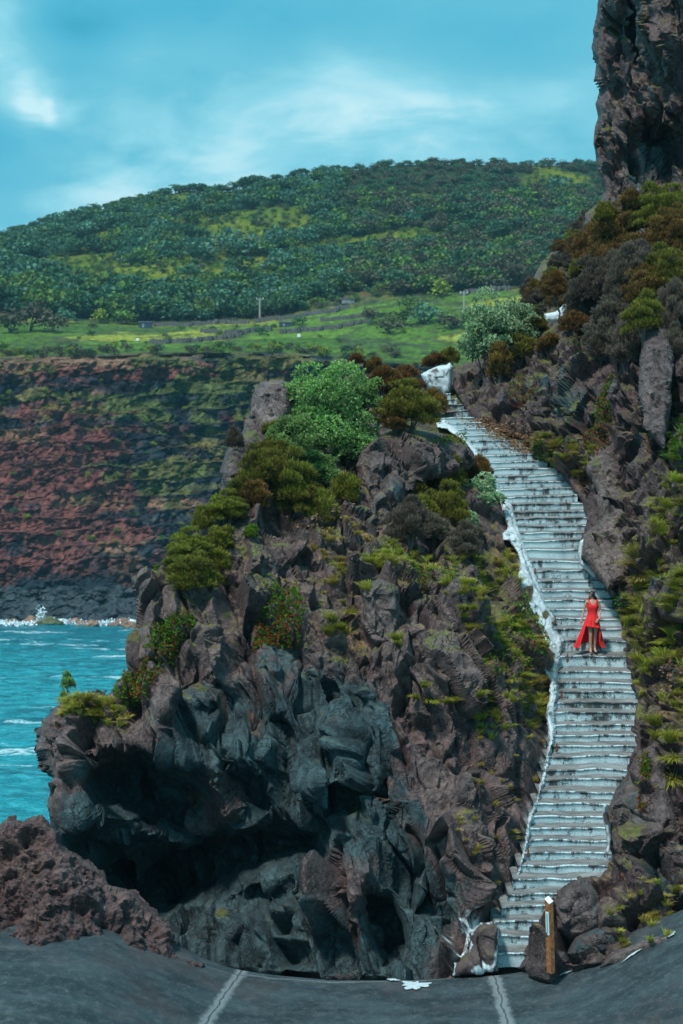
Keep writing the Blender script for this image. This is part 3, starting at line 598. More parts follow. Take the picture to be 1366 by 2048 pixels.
# land under and behind, falling to the sea
xs = np.arange(-60, 121, 3.0); ys = np.arange(-60, 101, 3.0); X, Y = np.meshgrid(xs, ys)
fall = sst(Y+.9*np.minimum(X+9, 0), 37, 50)*(1-sst(X, 3, 22))
fall = np.maximum(fall, sst(-X, 9, 26)); fall = np.maximum(fall, 0)
Z = -1.6*(1-fall)-22*fall+sst(X, 8, 40)*10*sst(Y, 30, 60)
o = fbm(np.stack([X.ravel(), Y.ravel(), Z.ravel()], 1)*.2, 4, 205).reshape(X.shape); Z = Z-.6+o*.5
idx = np.arange(X.size).reshape(X.shape); q = np.stack([idx[:-1, :-1], idx[:-1, 1:], idx[1:, 1:], idx[1:, :-1]], -1).reshape(-1, 4)
V = np.stack([X, Y, Z], -1).reshape(-1, 3)
tag(mesh_np('rocky_land', V, q, M_ROCK, attrs={'col': BR1*(.9+.3*fbm(V*.4, 3, 206)[:, None])}), 'dark rocky land falling to the sea', 'ground', kind='structure')

# ------------------------------------------------------------------ stairs
m, t, b = pmat('worn_whitewash'); p = pos(t)
drip = t.noise(t.vm('MULTIPLY', p, (7, 1.0, 1.6)).outputs[0], 1.0, 5, .65); blot = t.noise(p, 4.2, 6, .68); fine = t.noise(p, 38, 4, .65)
big = t.noise(p, .55, 3, .5)
a_ = t.n('ShaderNodeAttribute', attribute_name='face').outputs['Fac']      # 0 at the foot of the riser, 1 at its top
v = t.math('ADD', t.math('MULTIPLY', drip, .45), t.math('ADD', t.math('MULTIPLY', blot, .45), t.math('MULTIPLY', fine, .25)))
v = t.math('ADD', v, t.math('MULTIPLY', t.math('SUBTRACT', big, .5), .55))
v = t.math('SUBTRACT', v, t.math('MULTIPLY', t.mr(a_, .7, 1.0), .07))  # shadow line under the nosing, painted into the top of the riser
v = t.math('SUBTRACT', v, t.math('MULTIPLY', t.mr(a_, .10, .0), .05))
paint = t.mr(v, .445, .56)
cw = t.mix(t.mr(fine, .35, .7), (.42, .60, .64), (.70, .87, .91)); cd = t.mix(t.mr(blot, .4, .65), (.055, .070, .072), (.14, .15, .15))
link(t, t.mix(paint, cd, cw), b.inputs['Base Color']); b.inputs['Roughness'].default_value = .8
link(t, t.n('ShaderNodeBump', inp={'Strength': .6, 'Distance': .012, 'Height': t.math('ADD', paint, fine)}).outputs[0], b.inputs['Normal'])
M_RISER = m
m, t, b = pmat('worn_tread'); p = pos(t)
n1 = t.noise(t.vm('MULTIPLY', p, (1, 3, 1)).outputs[0], 2.4, 5, .6); n2 = t.noise(p, 22, 5, .65)
c = t.mix(t.mr(n1, .36, .66), (.095, .095, .094), (.23, .23, .225)); c = t.mix(t.math('MULTIPLY', t.mr(n2, .4, .7), .5), c, (.26, .27, .265))
c = t.mix(t.math('MULTIPLY', t.mr(t.noise(p, .7, 4, .6), .52, .66), .35), c, (.42, .48, .49))
link(t, c, b.inputs['Base Color']); b.inputs['Roughness'].default_value = .85
link(t, t.n('ShaderNodeBump', inp={'Strength': .5, 'Distance': .012, 'Height': n2}).outputs[0], b.inputs['Normal'])
M_TREAD = m
stairs = empty('staircase', at(1030, 1905, 31.4))
tag(stairs, 'long winding stairway of worn whitewashed concrete steps climbing the cliff', 'staircase')
sb = Vector(stairs.location)
def step_mesh(i):
    """one step: uneven nose line, tread running back, riser below"""
    py, xl, xr = ST[i]; pyb = ST[i+1][0] if i+1 < len(ST) else 1935.0
    d = float(dst(py)); lo = float(dst(pyb)); z = CZ-(py-HY)/F*d; zlow = CZ-(pyb-HY)/F*lo
    x0, x1 = (xl-CX)/F*d-.12, (xr-CX)/F*d+.16
    dup_ = float(dst(ST[i-1][0])) if i > 0 else d+1.0
    n = 22; xs = np.linspace(x0, x1, n); u = (xs-x0)/(x1-x0)
    q = np.stack([xs*1.3, 0*xs+i*3.7, 0*xs], 1); q2 = np.stack([xs*5, 0*xs+i*3.7, 0*xs+5], 1)
    wy = .09*fbm(q, 3, 301)+.02*fbm(q2, 2, 302); wz = .030*fbm(q, 3, 303)+.010*fbm(q2, 2, 304)
    tilt = (.05 if py < 1120 else -.005)*(u-.5); curve = .10*(2*u-1)**2*(-1 if py > 1120 else .6)
    yn = d+wy+curve; zn = z+wz+tilt
    rows = [(yn+(dup_-d)+.45, zn+.035+.045*(dup_-d+.1), None), (yn+.10, zn+.008, None), (yn+.028, zn, None), (yn+.004, zn-.008, 1.0), (yn, zn-.030, 1.0), (yn+.014, zn-.036, .96)]
    for k in (.45, .8, 1.0, 1.6):
        rows.append((yn+.014+.02*k+.01*fbm(np.stack([xs*6, 0*xs+k*7, 0*xs+i], 1), 2, 305), zn-.04-(z-zlow-.02)*k*.92, max(0, 1-k)))
    V, fa = [], []
    for (yy, zz, f) in rows:
        V.append(np.stack([xs, yy, zz], 1)); fa.append(np.full(n, 1.0 if f is None else f))
    V = np.concatenate(V); fa = np.concatenate(fa); R = len(rows)
    Q = [[r*n+j, (r+1)*n+j, (r+1)*n+j+1, r*n+j+1] for r in range(R-1) for j in range(n-1)]
    mi = [0 if r < 2 else 1 for r in range(R-1) for j in range(n-1)]
    # end faces
    for j in (0, n-1):
        back = len(V); V = np.concatenate([V, V[[(R-1)*n+j]]*[1, 0, 1]+[[0, V[j][1], 0]]]); fa = np.append(fa, 0)
        for r in range(R-1): Q.append([back, r*n+j, (r+1)*n+j, back] if j == 0 else [back, (r+1)*n+j, r*n+j, back])
    quads = np.array([x for x in Q if x[0] != x[3]]); tris = np.array([x[:3] for x in Q if x[0] == x[3]])
    mi += [1]*len(tris)
    o = mesh_np('step', V-np.array(sb)[None], [quads, tris], None, stairs, {'face': fa}, smooth=True, mats=[M_TREAD, M_RISER], midx=mi)
    return o
for i in range(len(ST)-1, -1, -1): step_mesh(i)

# ------------------------------------------------------------------ whitewashed kerb along the stairs, end walls
def white_paint(thr=.0, sc=1.0):
    def f(P, N, X, Y, e1, e2, c):
        n = fbm(P*1.7*sc, 4, 95)+.5*fbm(P*6*sc, 3, 96)
        k = sst(n, -.75+thr, -.35+thr)
        wht = A3(.60, .70, .73)*(.92+.10*fbm(P*9, 2, 97))[:, None]
        wht = lerp3(wht, A3(.30, .36, .38)+0*P, sst(fbm(P*np.array([5, 5, 1.4]), 4, 98), .35, .8)*.75)
        return lerp3(c*.8, wht, k)
    return f
def kerb_depth(X, Y): return dst(Y)-.12
K1 = [(872, 842), (888, 838), (905, 852), (925, 868), (940, 885), (955, 902), (974, 925), (985, 945), (995, 962), (1005, 985), (1024, 1010), (1030, 1035), (1040, 1060), (1048, 1085), (1056, 1108), (1064, 1130), (1072, 1150), (1080, 1168), (1090, 1193), (1100, 1215), (1112, 1238),
      (1110, 1257), (1130, 1280), (1122, 1303), (1124, 1320), (1119, 1343), (1118, 1366), (1118, 1387), (1115, 1410), (1114, 1430), (1112, 1455), (1108, 1482), (1102, 1510), (1096, 1535), (1090, 1560), (1078, 1605), (1068, 1632), (1060, 1680), (1055, 1705), (1046, 1730), (1036, 1757), (1028, 1785),
      (1022, 1783), (1030, 1757), (1038, 1730), (1046, 1705), (1051, 1680), (1058, 1635), (1069, 1603), (1080, 1560), (1087, 1535), (1093, 1510), (1098, 1482), (1096, 1455), (1093, 1430), (1094, 1407), (1098, 1386), (1100, 1364), (1090, 1343), (1078, 1321), (1074, 1303), (1066, 1280),
      (1062, 1257), (1052, 1236), (1040, 1214), (1032, 1193), (1030, 1171), (1036, 1150), (1040, 1129), (1034, 1107), (1022, 1085), (1006, 1080), (1004, 1066), (1016, 1055), (1008, 1035), (1002, 1010), (990, 990), (984, 968), (974, 950), (958, 928), (944, 905), (930, 885), (914, 872), (896, 862), (876, 856)]
f_prom = tps(cp)
def kmod(X, Y, D): return np.minimum(D, np.where(X < sL(Y)-4, f_prom(X, Y)-.85, 99))
def kpaint(P, N, X, Y, e1, e2, c):
    col = white_paint(-.15, 1.2)(P, N, X, Y, e1, e2, c)
    band = sst(Y, 1090, 1160)*(1-sst(Y, 1420, 1480))*sst(sL(Y)-X, 4, 22); q_ = fbm(P*np.array([3.4, 3.4, 1.7]), 4, 131)
    col = lerp3(col, c*.8, sst(q_+.3*band, .60, .72)*band)
    col = lerp3(col, A3(.24, .30, .33)+0*P, sst(ridge(P*2.3, 3, 133), .55, .9)*.55)
    hole = bump_at((1052, 1192, 13, 16, 1.3), (1062, 1178, 8, 10, .7), (1091, 1229, 8, 9, 1.2), (1072, 1236, 7, 14, 1.0), (1098, 1318, 11, 26, 1.4), (1082, 1294, 6, 18, 1.0), (1100, 1425, 4, 10, .6), (1078, 1268, 5, 12, .6), (1010, 1084, 14, 6, 1.0))(X, Y)
    return lerp3(col, c*.8, sst(hole+.25*fbm(P*4, 3, 99), .42, .6))
kerb = mass('stair_kerb', K1, None, step=2.0, curl=(9, .45), amp=.9, style='kerb', depth=kerb_depth, mod=kmod, thick=.9, jagpx=3, edge_amp=.7, paint=kpaint, mat=M_PAINTED)
tag(kerb, 'lumpy whitewashed stone kerb following the left edge of the stairs', 'kerb')
def wall_mass(name, poly, d, label, cat, thr=-.1, amp=.25, cr=8, cd=.4, th=.7):
    o = mass(name, poly, [(poly[0][0], poly[0][1], d), (poly[len(poly)//2][0], poly[len(poly)//2][1], d), (poly[-1][0], poly[-1][1], d), (poly[0][0]+40, poly[0][1]+70, d)], step=2.0, curl=(cr, cd), amp=amp, style='lumpy', thick=th, jagpx=2, paint=white_paint(thr), mat=M_PAINTED)
    return tag(o, label, cat)
wall_mass('parapet_wall', [(840, 750), (866, 738), (880, 734), (894, 732), (899, 727), (905, 735), (904, 765), (902, 782), (890, 790), (880, 778), (858, 777), (850, 765)], 59.3, 'whitewashed stepped wall closing the top of the stairs', 'wall')
wall_mass('parapet_wall', [(1088, 628), (1112, 624), (1128, 610), (1142, 608), (1140, 622), (1124, 642), (1105, 646), (1090, 644)], 66.0, 'small whitewashed wall glimpsed behind the heath tree high on the right', 'wall', th=.4)
# right hand painted edge at the foot of the stairs
wall_mass('painted_rock', [(1206, 1612), (1214, 1608), (1220, 1640), (1224, 1680), (1222, 1712), (1212, 1738), (1190, 1752), (1186, 1744), (1206, 1724), (1214, 1690), (1210, 1655), (1204, 1630)], 33.9, 'narrow whitewashed stone edge on the right side of the lower steps', 'kerb', amp=.12, cr=5, cd=.2, th=.3)
wall_mass('painted_rock', [(1160, 1082), (1172, 1076), (1170, 1098), (1166, 1118), (1188, 1136), (1200, 1158), (1226, 1196), (1220, 1202), (1200, 1176), (1184, 1150), (1160, 1130), (1156, 1104)], 44.2, 'whitewashed edge where the right side of the stairs meets the craggy rock', 'kerb', amp=.1, cr=5, cd=.2, th=.3)
# splashed boulders at the foot of the stairs on the left
def splash(poly, d, label, thr=.1):
    def pf(P, N, X, Y, e1, e2, c):
        vein = np.exp(-np.minimum(e1/.14, e2/.20)); k = sst(ridge(P*2.2, 3, 93)+.4*vein+.4*fbm(P*5, 3, 92)+thr-.1, .75, .92)
        return lerp3(c*.8, A3(.72, .82, .84)+0*P, k)
    o = mass('painted_rock', poly, [(poly[0][0], poly[0][1], d), (poly[2][0], poly[2][1], d), (poly[-1][0], poly[-1][1], d), (np.mean([a for a, _ in poly]), np.mean([b_ for _, b_ in poly]), d)], step=2.0, curl=(12, .7), amp=.4, style='lumpy', thick=1.0, jagpx=2, paint=pf, mat=M_PAINTED)
    return tag(o, label, 'rock')
0 and splash([(874, 1888), (882, 1874), (900, 1876), (912, 1884), (908, 1912), (902, 1944), (886, 1938), (876, 1905)], 31.6, 'paint splashed rock furthest left of the foot of the stairs', .35)
0 and splash([(918, 1866), (930, 1836), (942, 1808), (952, 1822), (950, 1846), (935, 1870), (926, 1900), (912, 1898)], 31.9, 'narrow upright white painted rock spike near the foot of the stairs', .4)
splash([(944, 1862), (962, 1848), (988, 1842), (1000, 1856), (996, 1900), (998, 1946), (960, 1950), (905, 1952), (912, 1925), (938, 1900)], 31.0, 'dark rocks veined with white paint beside the lowest step', .08)
# paint patches on the concrete
def zdeck(x, y): return float(np.interp(x, xs_d, zrow_d))-.35*max(0, y-31)
xs_d = np.arange(-14, 14.01, .09); zrow_d = zrow
M_WHITE = plain('white_paint', (.50, .60, .63), .8, .15, 15, .2)
def paint_patch(cx, cy, L, wd, ang, label, kind='paint_patch'):
    n = 40; V = [(cx, cy, zdeck(cx, cy)+.035)]
    for k in range(n):
        a = 2*math.pi*k/n; r = 1+.22*math.sin(a*3+cx)+.2*math.sin(a*7+cy)+.12*math.sin(a*13+cx*3); x = L*math.cos(a)*r; y = wd*math.sin(a)*r
        X_, Y_ = cx+x*math.cos(ang)-y*math.sin(ang), cy+x*math.sin(ang)+y*math.cos(ang)
        V.append((X_, Y_, zdeck(X_, Y_)+.032))
    tag(mesh_np(kind, np.array(V), np.array([[0, k+1, (k+1) % n+1] for k in range(n)]), M_WHITE), label, 'paint')
paint_patch(1.45, 30.6, .26, .22, .1, 'white paint patch on the concrete below the foot of the stairs')
paint_patch(1.02, 30.95, .12, .07, -.5, 'thin white paint dash left of the larger paint patch')
paint_patch(5.75, 29.95, .32, .05, .55, 'white paint streak along the rock ledge on the right')
paint_patch(6.35, 29.9, .10, .05, .3, 'tiny white paint spot beside the right edge of the picture')
paint_patch(4.35, 30.3, .14, .05, .2, 'pale paint streak in front of the pinkish rock ledge')

# ------------------------------------------------------------------ sea
SEA = -18.0
m, t, b = pmat('sea_water'); p = pos(t)
pp = t.vm('MULTIPLY', p, (.55, 1.0, 1)).outputs[0]
w1 = t.noise(pp, .16, 5, .6, .4); w2 = t.noise(pp, .75, 5, .62, .3); w3 = t.noise(t.vm('MULTIPLY', p, (1, 1.6, 1)).outputs[0], 2.6, 4, .6)
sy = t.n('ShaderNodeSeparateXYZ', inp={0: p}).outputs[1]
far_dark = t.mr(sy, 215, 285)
c = t.mix(t.mr(w1, .35, .65), (.0, .17, .22), (.01, .36, .43)); c = t.mix(t.math('MULTIPLY', t.mr(w2, .42, .62), .75), c, (.05, .52, .60)); c = t.mix(t.math('MULTIPLY', t.mr(w3, .55, .38), .45), c, (.0, .10, .15)); c = t.mix(t.math('MULTIPLY', far_dark, .6), c, (.0, .10, .15))  # ripple light and shade in the colour: bright crests, dark troughs
foamn = t.math('ADD', t.math('MULTIPLY', w2, .55), t.math('MULTIPLY', t.noise(t.vm('MULTIPLY', p, (.16, 1.0, 1)).outputs[0], .085, 4, .55), .75))
foam = t.mr(foamn, .785, .86)
shore = t.mr(t.math('ADD', sy, t.math('MULTIPLY', t.noise(p, .10, 5, .65), 26)), 303, 312)
foam = t.math('MAXIMUM', foam, t.math('MULTIPLY', shore, t.mr(t.noise(p, .5, 4, .6), .30, .5)))
for (px, py, L, wd) in ((160, 1415, 10, 1.2), (60, 1445, 12, 1.0), (110, 1290, 10, 2), (215, 1298, 8, 1.5), (60, 1264, 14, 2), (230, 1312, 6, 1.5), (30, 1530, 3, .5)):
    d = (CZ-SEA)*F/(py-HY); a = t.vm('SUBTRACT', p, ((px-CX)/F*d, d, SEA)).outputs[0]; a = t.vm('MULTIPLY', a, (1/L, 1/wd, .1)).outputs[0]
    l = t.math('SUBTRACT', t.vm('LENGTH', a).outputs['Value'], t.math('MULTIPLY', t.math('SUBTRACT', w2, .5), 2.4))
    foam = t.math('MAXIMUM', foam, t.math('MULTIPLY', t.mr(l, .7, .2), t.mr(w3, .35, .55)))
c = t.mix(t.math('MULTIPLY', foam, t.mr(t.noise(t.vm('MULTIPLY', p, (.7, 1.6, 1)).outputs[0], 1.3, 4, .6), .30, .56)), c, (.74, .88, .91)); link(t, c, b.inputs['Base Color'])
link(t, t.mr(foam, 0, 1, .22, .9), b.inputs['Roughness']); b.inputs['IOR'].default_value = 1.33
hh = t.math('ADD', t.math('MULTIPLY', w1, 1.6), t.math('ADD', w2, t.math('MULTIPLY', w3, .35)))
link(t, t.n('ShaderNodeBump', inp={'Strength': 1.0, 'Distance': 1.0, 'Height': hh}).outputs[0], b.inputs['Normal'])
xs = np.concatenate([[-2300, -1200, -500, -260], np.arange(-170, 40, .8), [120, 500, 1500, 2700]]); ys = np.concatenate([[-2000, -500, 0, 60], np.arange(100, 330, .5), [420, 900, 1800, 3000]])
X, Y = np.meshgrid(xs, ys); Q = np.stack([X.ravel()*.6, Y.ravel(), 0*X.ravel()], 1)
win = (sst(X, -260, -170)*sst(-X, -120, -40)*sst(Y, 60, 100)*sst(-Y, -420, -330)).ravel()
Z = SEA+win*(.32*fbm(Q*.22, 4, 401, .6)+.10*fbm(Q*.9, 3, 402))
idx = np.arange(X.size).reshape(X.shape); q = np.stack([idx[:-1, :-1], idx[:-1, 1:], idx[1:, 1:], idx[1:, :-1]], -1).reshape(-1, 4)
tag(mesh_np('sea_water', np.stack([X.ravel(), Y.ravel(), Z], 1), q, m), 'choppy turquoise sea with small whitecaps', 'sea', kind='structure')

# ------------------------------------------------------------------ far terrain: shore, banded cliff, fields, wooded hill
cols = np.concatenate([np.arange(-700, -60, 12), np.arange(-60, 960, 2.6), np.arange(960, 2300, 14)])
ytop = np.interp(cols, [-700, 0, 150, 300, 420, 560, 640, 720, 900, 1200, 2300], [730, 714, 712, 706, 706, 704, 712, 722, 735, 720, 700])
yfld = np.interp(cols, [-700, 0, 150, 300, 420, 520, 640, 760, 900, 1050, 1200, 2300], [640, 632, 640, 648, 646, 644, 622, 604, 588, 580, 570, 520])
SKX = [-700, -300, 0, 100, 220, 300, 370, 430, 470, 520, 600, 690, 760, 820, 900, 1000, 1100, 1190, 1400, 2300]
SKY = [640, 560, 478, 448, 418, 402, 382, 386, 384, 370, 352, 342, 334, 332, 330, 329, 330, 334, 350, 420]
ysky = np.interp(cols, SKX, SKY)
rows = []     # (row, distance) anchors per column
C1 = np.ones_like(cols)
anch = [(1262*C1, 292*C1), (1240*C1, 299*C1), (1196*C1, 311*C1), (ytop+14, 343*C1), (ytop, 349*C1), (yfld, 440*C1), (ysky, 660*C1), (ysky+25, 760*C1), (ysky+170, 1500*C1)]
nsub = [3, 14, 215, 6, 34, 110, 6, 4]
VY, VD, seg = [], [], []
for k in range(len(anch)-1):
    for j in range(nsub[k]):
        t_ = j/nsub[k]; VY.append(anch[k][0]*(1-t_)+anch[k+1][0]*t_); VD.append(anch[k][1]*(1-t_)+anch[k+1][1]*t_); seg.append(k+t_)
VY.append(anch[-1][0]); VD.append(anch[-1][1]); seg.append(8.0)
VY, VD, seg = np.array(VY), np.array(VD), np.array(seg); XX = np.broadcast_to(cols, VY.shape)
P = at_arr(XX, VY, VD); sh = XX.shape; SG = np.broadcast_to(seg[:, None], sh)
fl = P.reshape(-1, 3); n = len(fl)
cl_m = (sst(SG, 1.7, 2.05)*(1-sst(SG, 3.6, 4.0))).ravel(); hill_m = sst(SG, 4.9, 5.3).ravel(); fld_m = (sst(SG, 3.9, 4.05)*(1-sst(SG, 4.95, 5.05))).ravel()
zz = fl[:, 2]+2.6*fbm(fl/60, 3, 501)+1.5*fbm(fl/7, 4, 502)
S_ = zz/3.0; fi = np.floor(S_); fr = S_-fi
hb = _h(fi.astype(np.int64), 0*fi.astype(np.int64), 0*fi.astype(np.int64), 77)
led = (fr**1.5)*1.5+(hb-.5)*2.4                                        # each bed leans out to a lip, then steps back
gul = fbm(fl*np.array([1/16, 1/40, 1/60]), 5, 503, .6)*5.0
f1, f2, idn, of = vor(fl*np.array([1/5., 1/5., 1/2.2])+.4*fbm(fl/4, 3, 504)[:, None], 88)
blk = (idn-.5)*.8+of[:, 0]*.5-.5*np.exp(-(f2-f1)/.05)-ridge(fl*np.array([1/7., 1/7., 1/22.]), 5, 518)*1.8-fbm(fl/.9, 2, 519)*.25
disp = cl_m*(-led-gul-blk-fbm(fl/1.8, 3, 506)*.5)
P2 = fl.copy(); P2[:, 1] += disp
P2[:, 2] += hill_m*(fbm(fl/38, 3, 507)*3.0)*(1-sst(SG.ravel(), 5.6, 6.0)*.7)+fld_m*fbm(fl/22, 3, 508)*.55*sst(SG.ravel(), 3.9, 4.3)
shore_m = ((SG > .9) & (SG < 2.0)).ravel(); P2[:, 1] += shore_m*fbm(fl/6, 3, 509)*3
P2g = P2.reshape(*sh, 3)
a = np.gradient(P2g, axis=1); b_ = np.gradient(P2g, axis=0); N = np.cross(a, b_); N /= np.linalg.norm(N, axis=-1)[..., None]+1e-9; N = np.where(N[..., 2:] < -.2, -N, N).reshape(-1, 3)
nA = fbm(fl/14, 4, 511); nB = fbm(fl/4, 4, 512); nC = fbm(fl*np.array([1/30, 1/30, 1/3.]), 4, 513)
Xp, Yp = XX.ravel(), VY.ravel()
K = lambda *c: A3(*c)+0*fl
c = lerp3(K(.016, .026, .038), K(.055, .070, .085), np.clip(.5+nB, 0, 1))
redm = np.clip(.5+.5*bump_at((60, 990, 190, 150, 1.1), (100, 850, 120, 60, .35), (250, 740, 330, 14, .9), (300, 1120, 120, 50, .5), (480, 900, 160, 200, -.6))(Xp, Yp)-.35, 0, 1)
c = lerp3(c, K(.27, .095, .080), sst(.6*nC+.5*nA+.7*fbm(fl*np.array([1/6., 1/6, 1/2.]), 5, 521)+redm*2.2-.25, .1, .7)*.85)
c = lerp3(c, K(.36, .20, .12), sst(fbm(fl*np.array([1/18., 1/18, 1/4.5]), 4, 515)+bump_at((270, 1130, 40, 50, .9), (170, 890, 70, 60, .35), (300, 730, 330, 22, .45), (235, 1180, 20, 50, .5))(Xp, Yp), .35, .9)*.8)
gm = (hb-.5)*.3+.55*fbm(fl*np.array([1/22., 1/22, 1/3.]), 4, 514)+.9*fbm(fl*np.array([1/5., 1/5, 1/2.4]), 5, 520)+.3*nB+bump_at((430, 860, 150, 200, .55), (300, 800, 200, 60, .25), (40, 830, 90, 60, .45), (60, 1010, 180, 140, -.8))(Xp, Yp)+.7*(1-fr)-.35-.55*sst(Yp, 1080, 1150)
c = lerp3(c, lerp3(K(.20, .165, .055), K(.12, .145, .045), sst(nA, -.3, .3)), sst(gm, .12, .55)*.9)
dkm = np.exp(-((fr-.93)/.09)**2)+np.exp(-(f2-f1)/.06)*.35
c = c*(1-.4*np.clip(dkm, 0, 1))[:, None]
c = lerp3(c, K(.018, .030, .040)*(1+.5*nB[:, None]), np.clip(1-sst(SG.ravel()-.1*nB, 2.0, 2.2), 0, 1))          # black boulders of the shore
# fields
xw, yw = fl[:, 0], fl[:, 1]
v1, v2, vid, _ = vor(np.stack([xw/34+.25*yw/34, yw/15-.10*xw/15, 0*xw], 1)+.15*nA[:, None], 99)
g = lerp3(K(.085, .170, .030), K(.16, .29, .040), np.clip(vid*1.3+.3*nB, 0, 1)); g = lerp3(g, K(.42, .42, .06), sst(vid, .72, .8)*.75)
g = lerp3(g, K(.075, .085, .045), sst(nB+.6*nA, .25, .7)*.8); g = lerp3(g, K(.06, .065, .055), np.exp(-(v2-v1)/.05)*.8)
c = lerp3(c, g, fld_m*sst(SG.ravel(), 3.95, 4.08))
open_zone = bump_at((330, 560, 190, 50, .55), (500, 520, 150, 50, .45), (560, 455, 170, 40, .5), (860, 400, 160, 22, .5), (1120, 360, 60, 14, .6), (740, 490, 70, 22, .3))
opn = sst(open_zone(Xp, Yp)+.6*fbm(np.stack([P2[:, 0]/30, P2[:, 1]/30, 0*P2[:, 0]], 1), 3, 71), .05, .40)
hcol = lerp3(K(.040, .070, .030), lerp3(K(.12, .18, .022), K(.27, .29, .030), sst(nA+.6*nB, -.3, .5)), opn); hcol = lerp3(hcol, K(.035, .055, .022), sst(nB+.4*nA, .1, .6)*.8)
c = lerp3(c, hcol, hill_m)
c = c*(1+.5*fbm(fl/1.3, 3, 516)*(1-.5*hill_m))[:, None]
idx = np.arange(n).reshape(sh); q = np.stack([idx[:-1, :-1], idx[:-1, 1:], idx[1:, 1:], idx[1:, :-1]], -1).reshape(-1, 4)
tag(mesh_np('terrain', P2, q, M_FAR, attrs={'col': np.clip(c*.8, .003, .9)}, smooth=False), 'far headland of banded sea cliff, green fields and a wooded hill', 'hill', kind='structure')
FT = dict(P=P2g, cols=cols, rows=VY, seg=seg)
def far_at(px, py=None, sg=None):
    """point of the far terrain behind photo column px, by row or by profile position"""
    j = int(np.argmin(abs(cols-px)))
    if sg is None: i = int(np.argmin(abs(VY[40:-12, j]-py)))+40
    else: i = int(np.argmin(abs(seg-sg)))
    return P2g[i, j].copy()
# ------------------------------------------------------------------ plants: leaf by leaf
def unit(n, r=None):
    v = (r or rng).normal(size=(n, 3)); return v/np.linalg.norm(v, axis=1)[:, None]
def leaves(base, dirs, L, Wd, droop=.0, fold=.0, r=None):
    """one pointed four-cornered leaf per row"""
    n = len(base); s = np.cross(dirs, unit(n, r)); s /= np.linalg.norm(s, axis=1)[:, None]+1e-9
    L = np.broadcast_to(L, (n,))[:, None]; Wd = np.broadcast_to(Wd, (n,))[:, None]
    mid = base+dirs*L*.5; tip = base+dirs*L+np.array([0, 0, -1.])*L*droop
    V = np.stack([base, mid+s*Wd*.5, tip, mid-s*Wd*.5], 1).reshape(-1, 3)
    return V, np.arange(4*n).reshape(-1, 4)
def seed_of(r): return r.uniform(0, 6)
def lumpy_points(w, h, nb, br, r, flat=.45, z0=.25):
    """centres of the leaf pads that make up a rounded crown of width w and height h"""
    u = unit(nb, r); u[:, 2] = np.abs(u[:, 2])*1.25-flat; u /= np.linalg.norm(u, axis=1)[:, None]
    rr = (r.uniform(.45, 1.0, nb)+.16*np.sin(5*np.arctan2(u[:, 1], u[:, 0])+seed_of(r)))[:, None]
    c = u*rr*np.array([w/2-br*.7, w/2-br*.7, h*(1-z0)/2]); c[:, 2] += h*(z0+(1-z0)/2)
    return c, br*r.uniform(.7, 1.25, nb)
def crown_np(w, h, nb, br, npad, kind, cA, cB, cC, seed, z0=.2):
    r = np.random.default_rng(seed); C, R = lumpy_points(w, h, nb, br, r, z0=z0)
    VV, CC = [], []
    for c, q in zip(C, R):
        n = max(6, int(npad*(q/br)**2)); u = unit(n, r); u[:, 2] = np.where(u[:, 2] < -.25, -u[:, 2], u[:, 2])
        p = c+u*q*r.uniform(.72, 1.05, n)[:, None]*np.array([1, 1, .85])
        tint = r.uniform(-.28, .25); up = np.clip(.38+.62*u[:, 2]+tint, 0, 1)  # light and shade in the leaf colour: pad tops lighter, undersides darker
        if kind == 'rosette': k, L, Wd, spread = 6, .105, .045, .85
        elif kind == 'heath': k, L, Wd, spread = 6, .13, .020, .50
        elif kind == 'far': k, L, Wd, spread = 1, q*.66, q*.50, .75
        else: k, L, Wd, spread = 3, .10, .05, .8
        b_ = np.repeat(p, k, 0); a0 = np.repeat(u*.55+np.array([0, 0, .55 if kind != 'far' else .25]), k, 0)
        d = a0+unit(n*k, r)*spread; d /= np.linalg.norm(d, axis=1)[:, None]
        if kind == 'heath': b_ = b_+unit(n*k, r)*.03
        V, _ = leaves(b_, d, L*r.uniform(.7, 1.25, n*k), Wd, .12, r=r)
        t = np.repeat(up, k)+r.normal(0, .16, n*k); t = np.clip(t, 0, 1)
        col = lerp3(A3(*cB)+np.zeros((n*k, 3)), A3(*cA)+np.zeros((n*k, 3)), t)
        od = r.random(n*k) < .10; col[od] = A3(*cC)*r.uniform(.7, 1.2, od.sum())[:, None]
        VV.append(V); CC.append(np.repeat(col, 4, 0))
    V = np.concatenate(VV); return V, np.arange(len(V)).reshape(-1, 4), np.concatenate(CC), C
def branches(C, base_r, r, nmax=9, foot=(0, 0, 0)):
    mb = MB(); foot = np.array(foot, float)
    for c in C[r.permutation(len(C))[:nmax]]:
        m = foot*.45+c*.55; m[:2] = foot[:2]*.6+c[:2]*.4; m = m+r.normal(0, .04, 3)*np.linalg.norm(c)
        t = np.linspace(0, 1, 6)[:, None]; p = (1-t)**2*foot+2*t*(1-t)*m+t*t*c
        mb.tube(p, np.linspace(base_r, base_r*.22, 6), 5, cap=False)
    return mb
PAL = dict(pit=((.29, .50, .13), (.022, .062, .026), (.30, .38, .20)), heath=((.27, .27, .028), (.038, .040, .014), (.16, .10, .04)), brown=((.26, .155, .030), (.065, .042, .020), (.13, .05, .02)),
           grey=((.20, .16, .12), (.075, .058, .046), (.10, .10, .05)), silver=((.42, .60, .32), (.06, .12, .065), (.35, .40, .25)), red=((.22, .075, .022), (.08, .035, .02), (.16, .11, .03)), bright=((.2, .34, .02), (.05, .08, .018), (.2, .2, .04)))
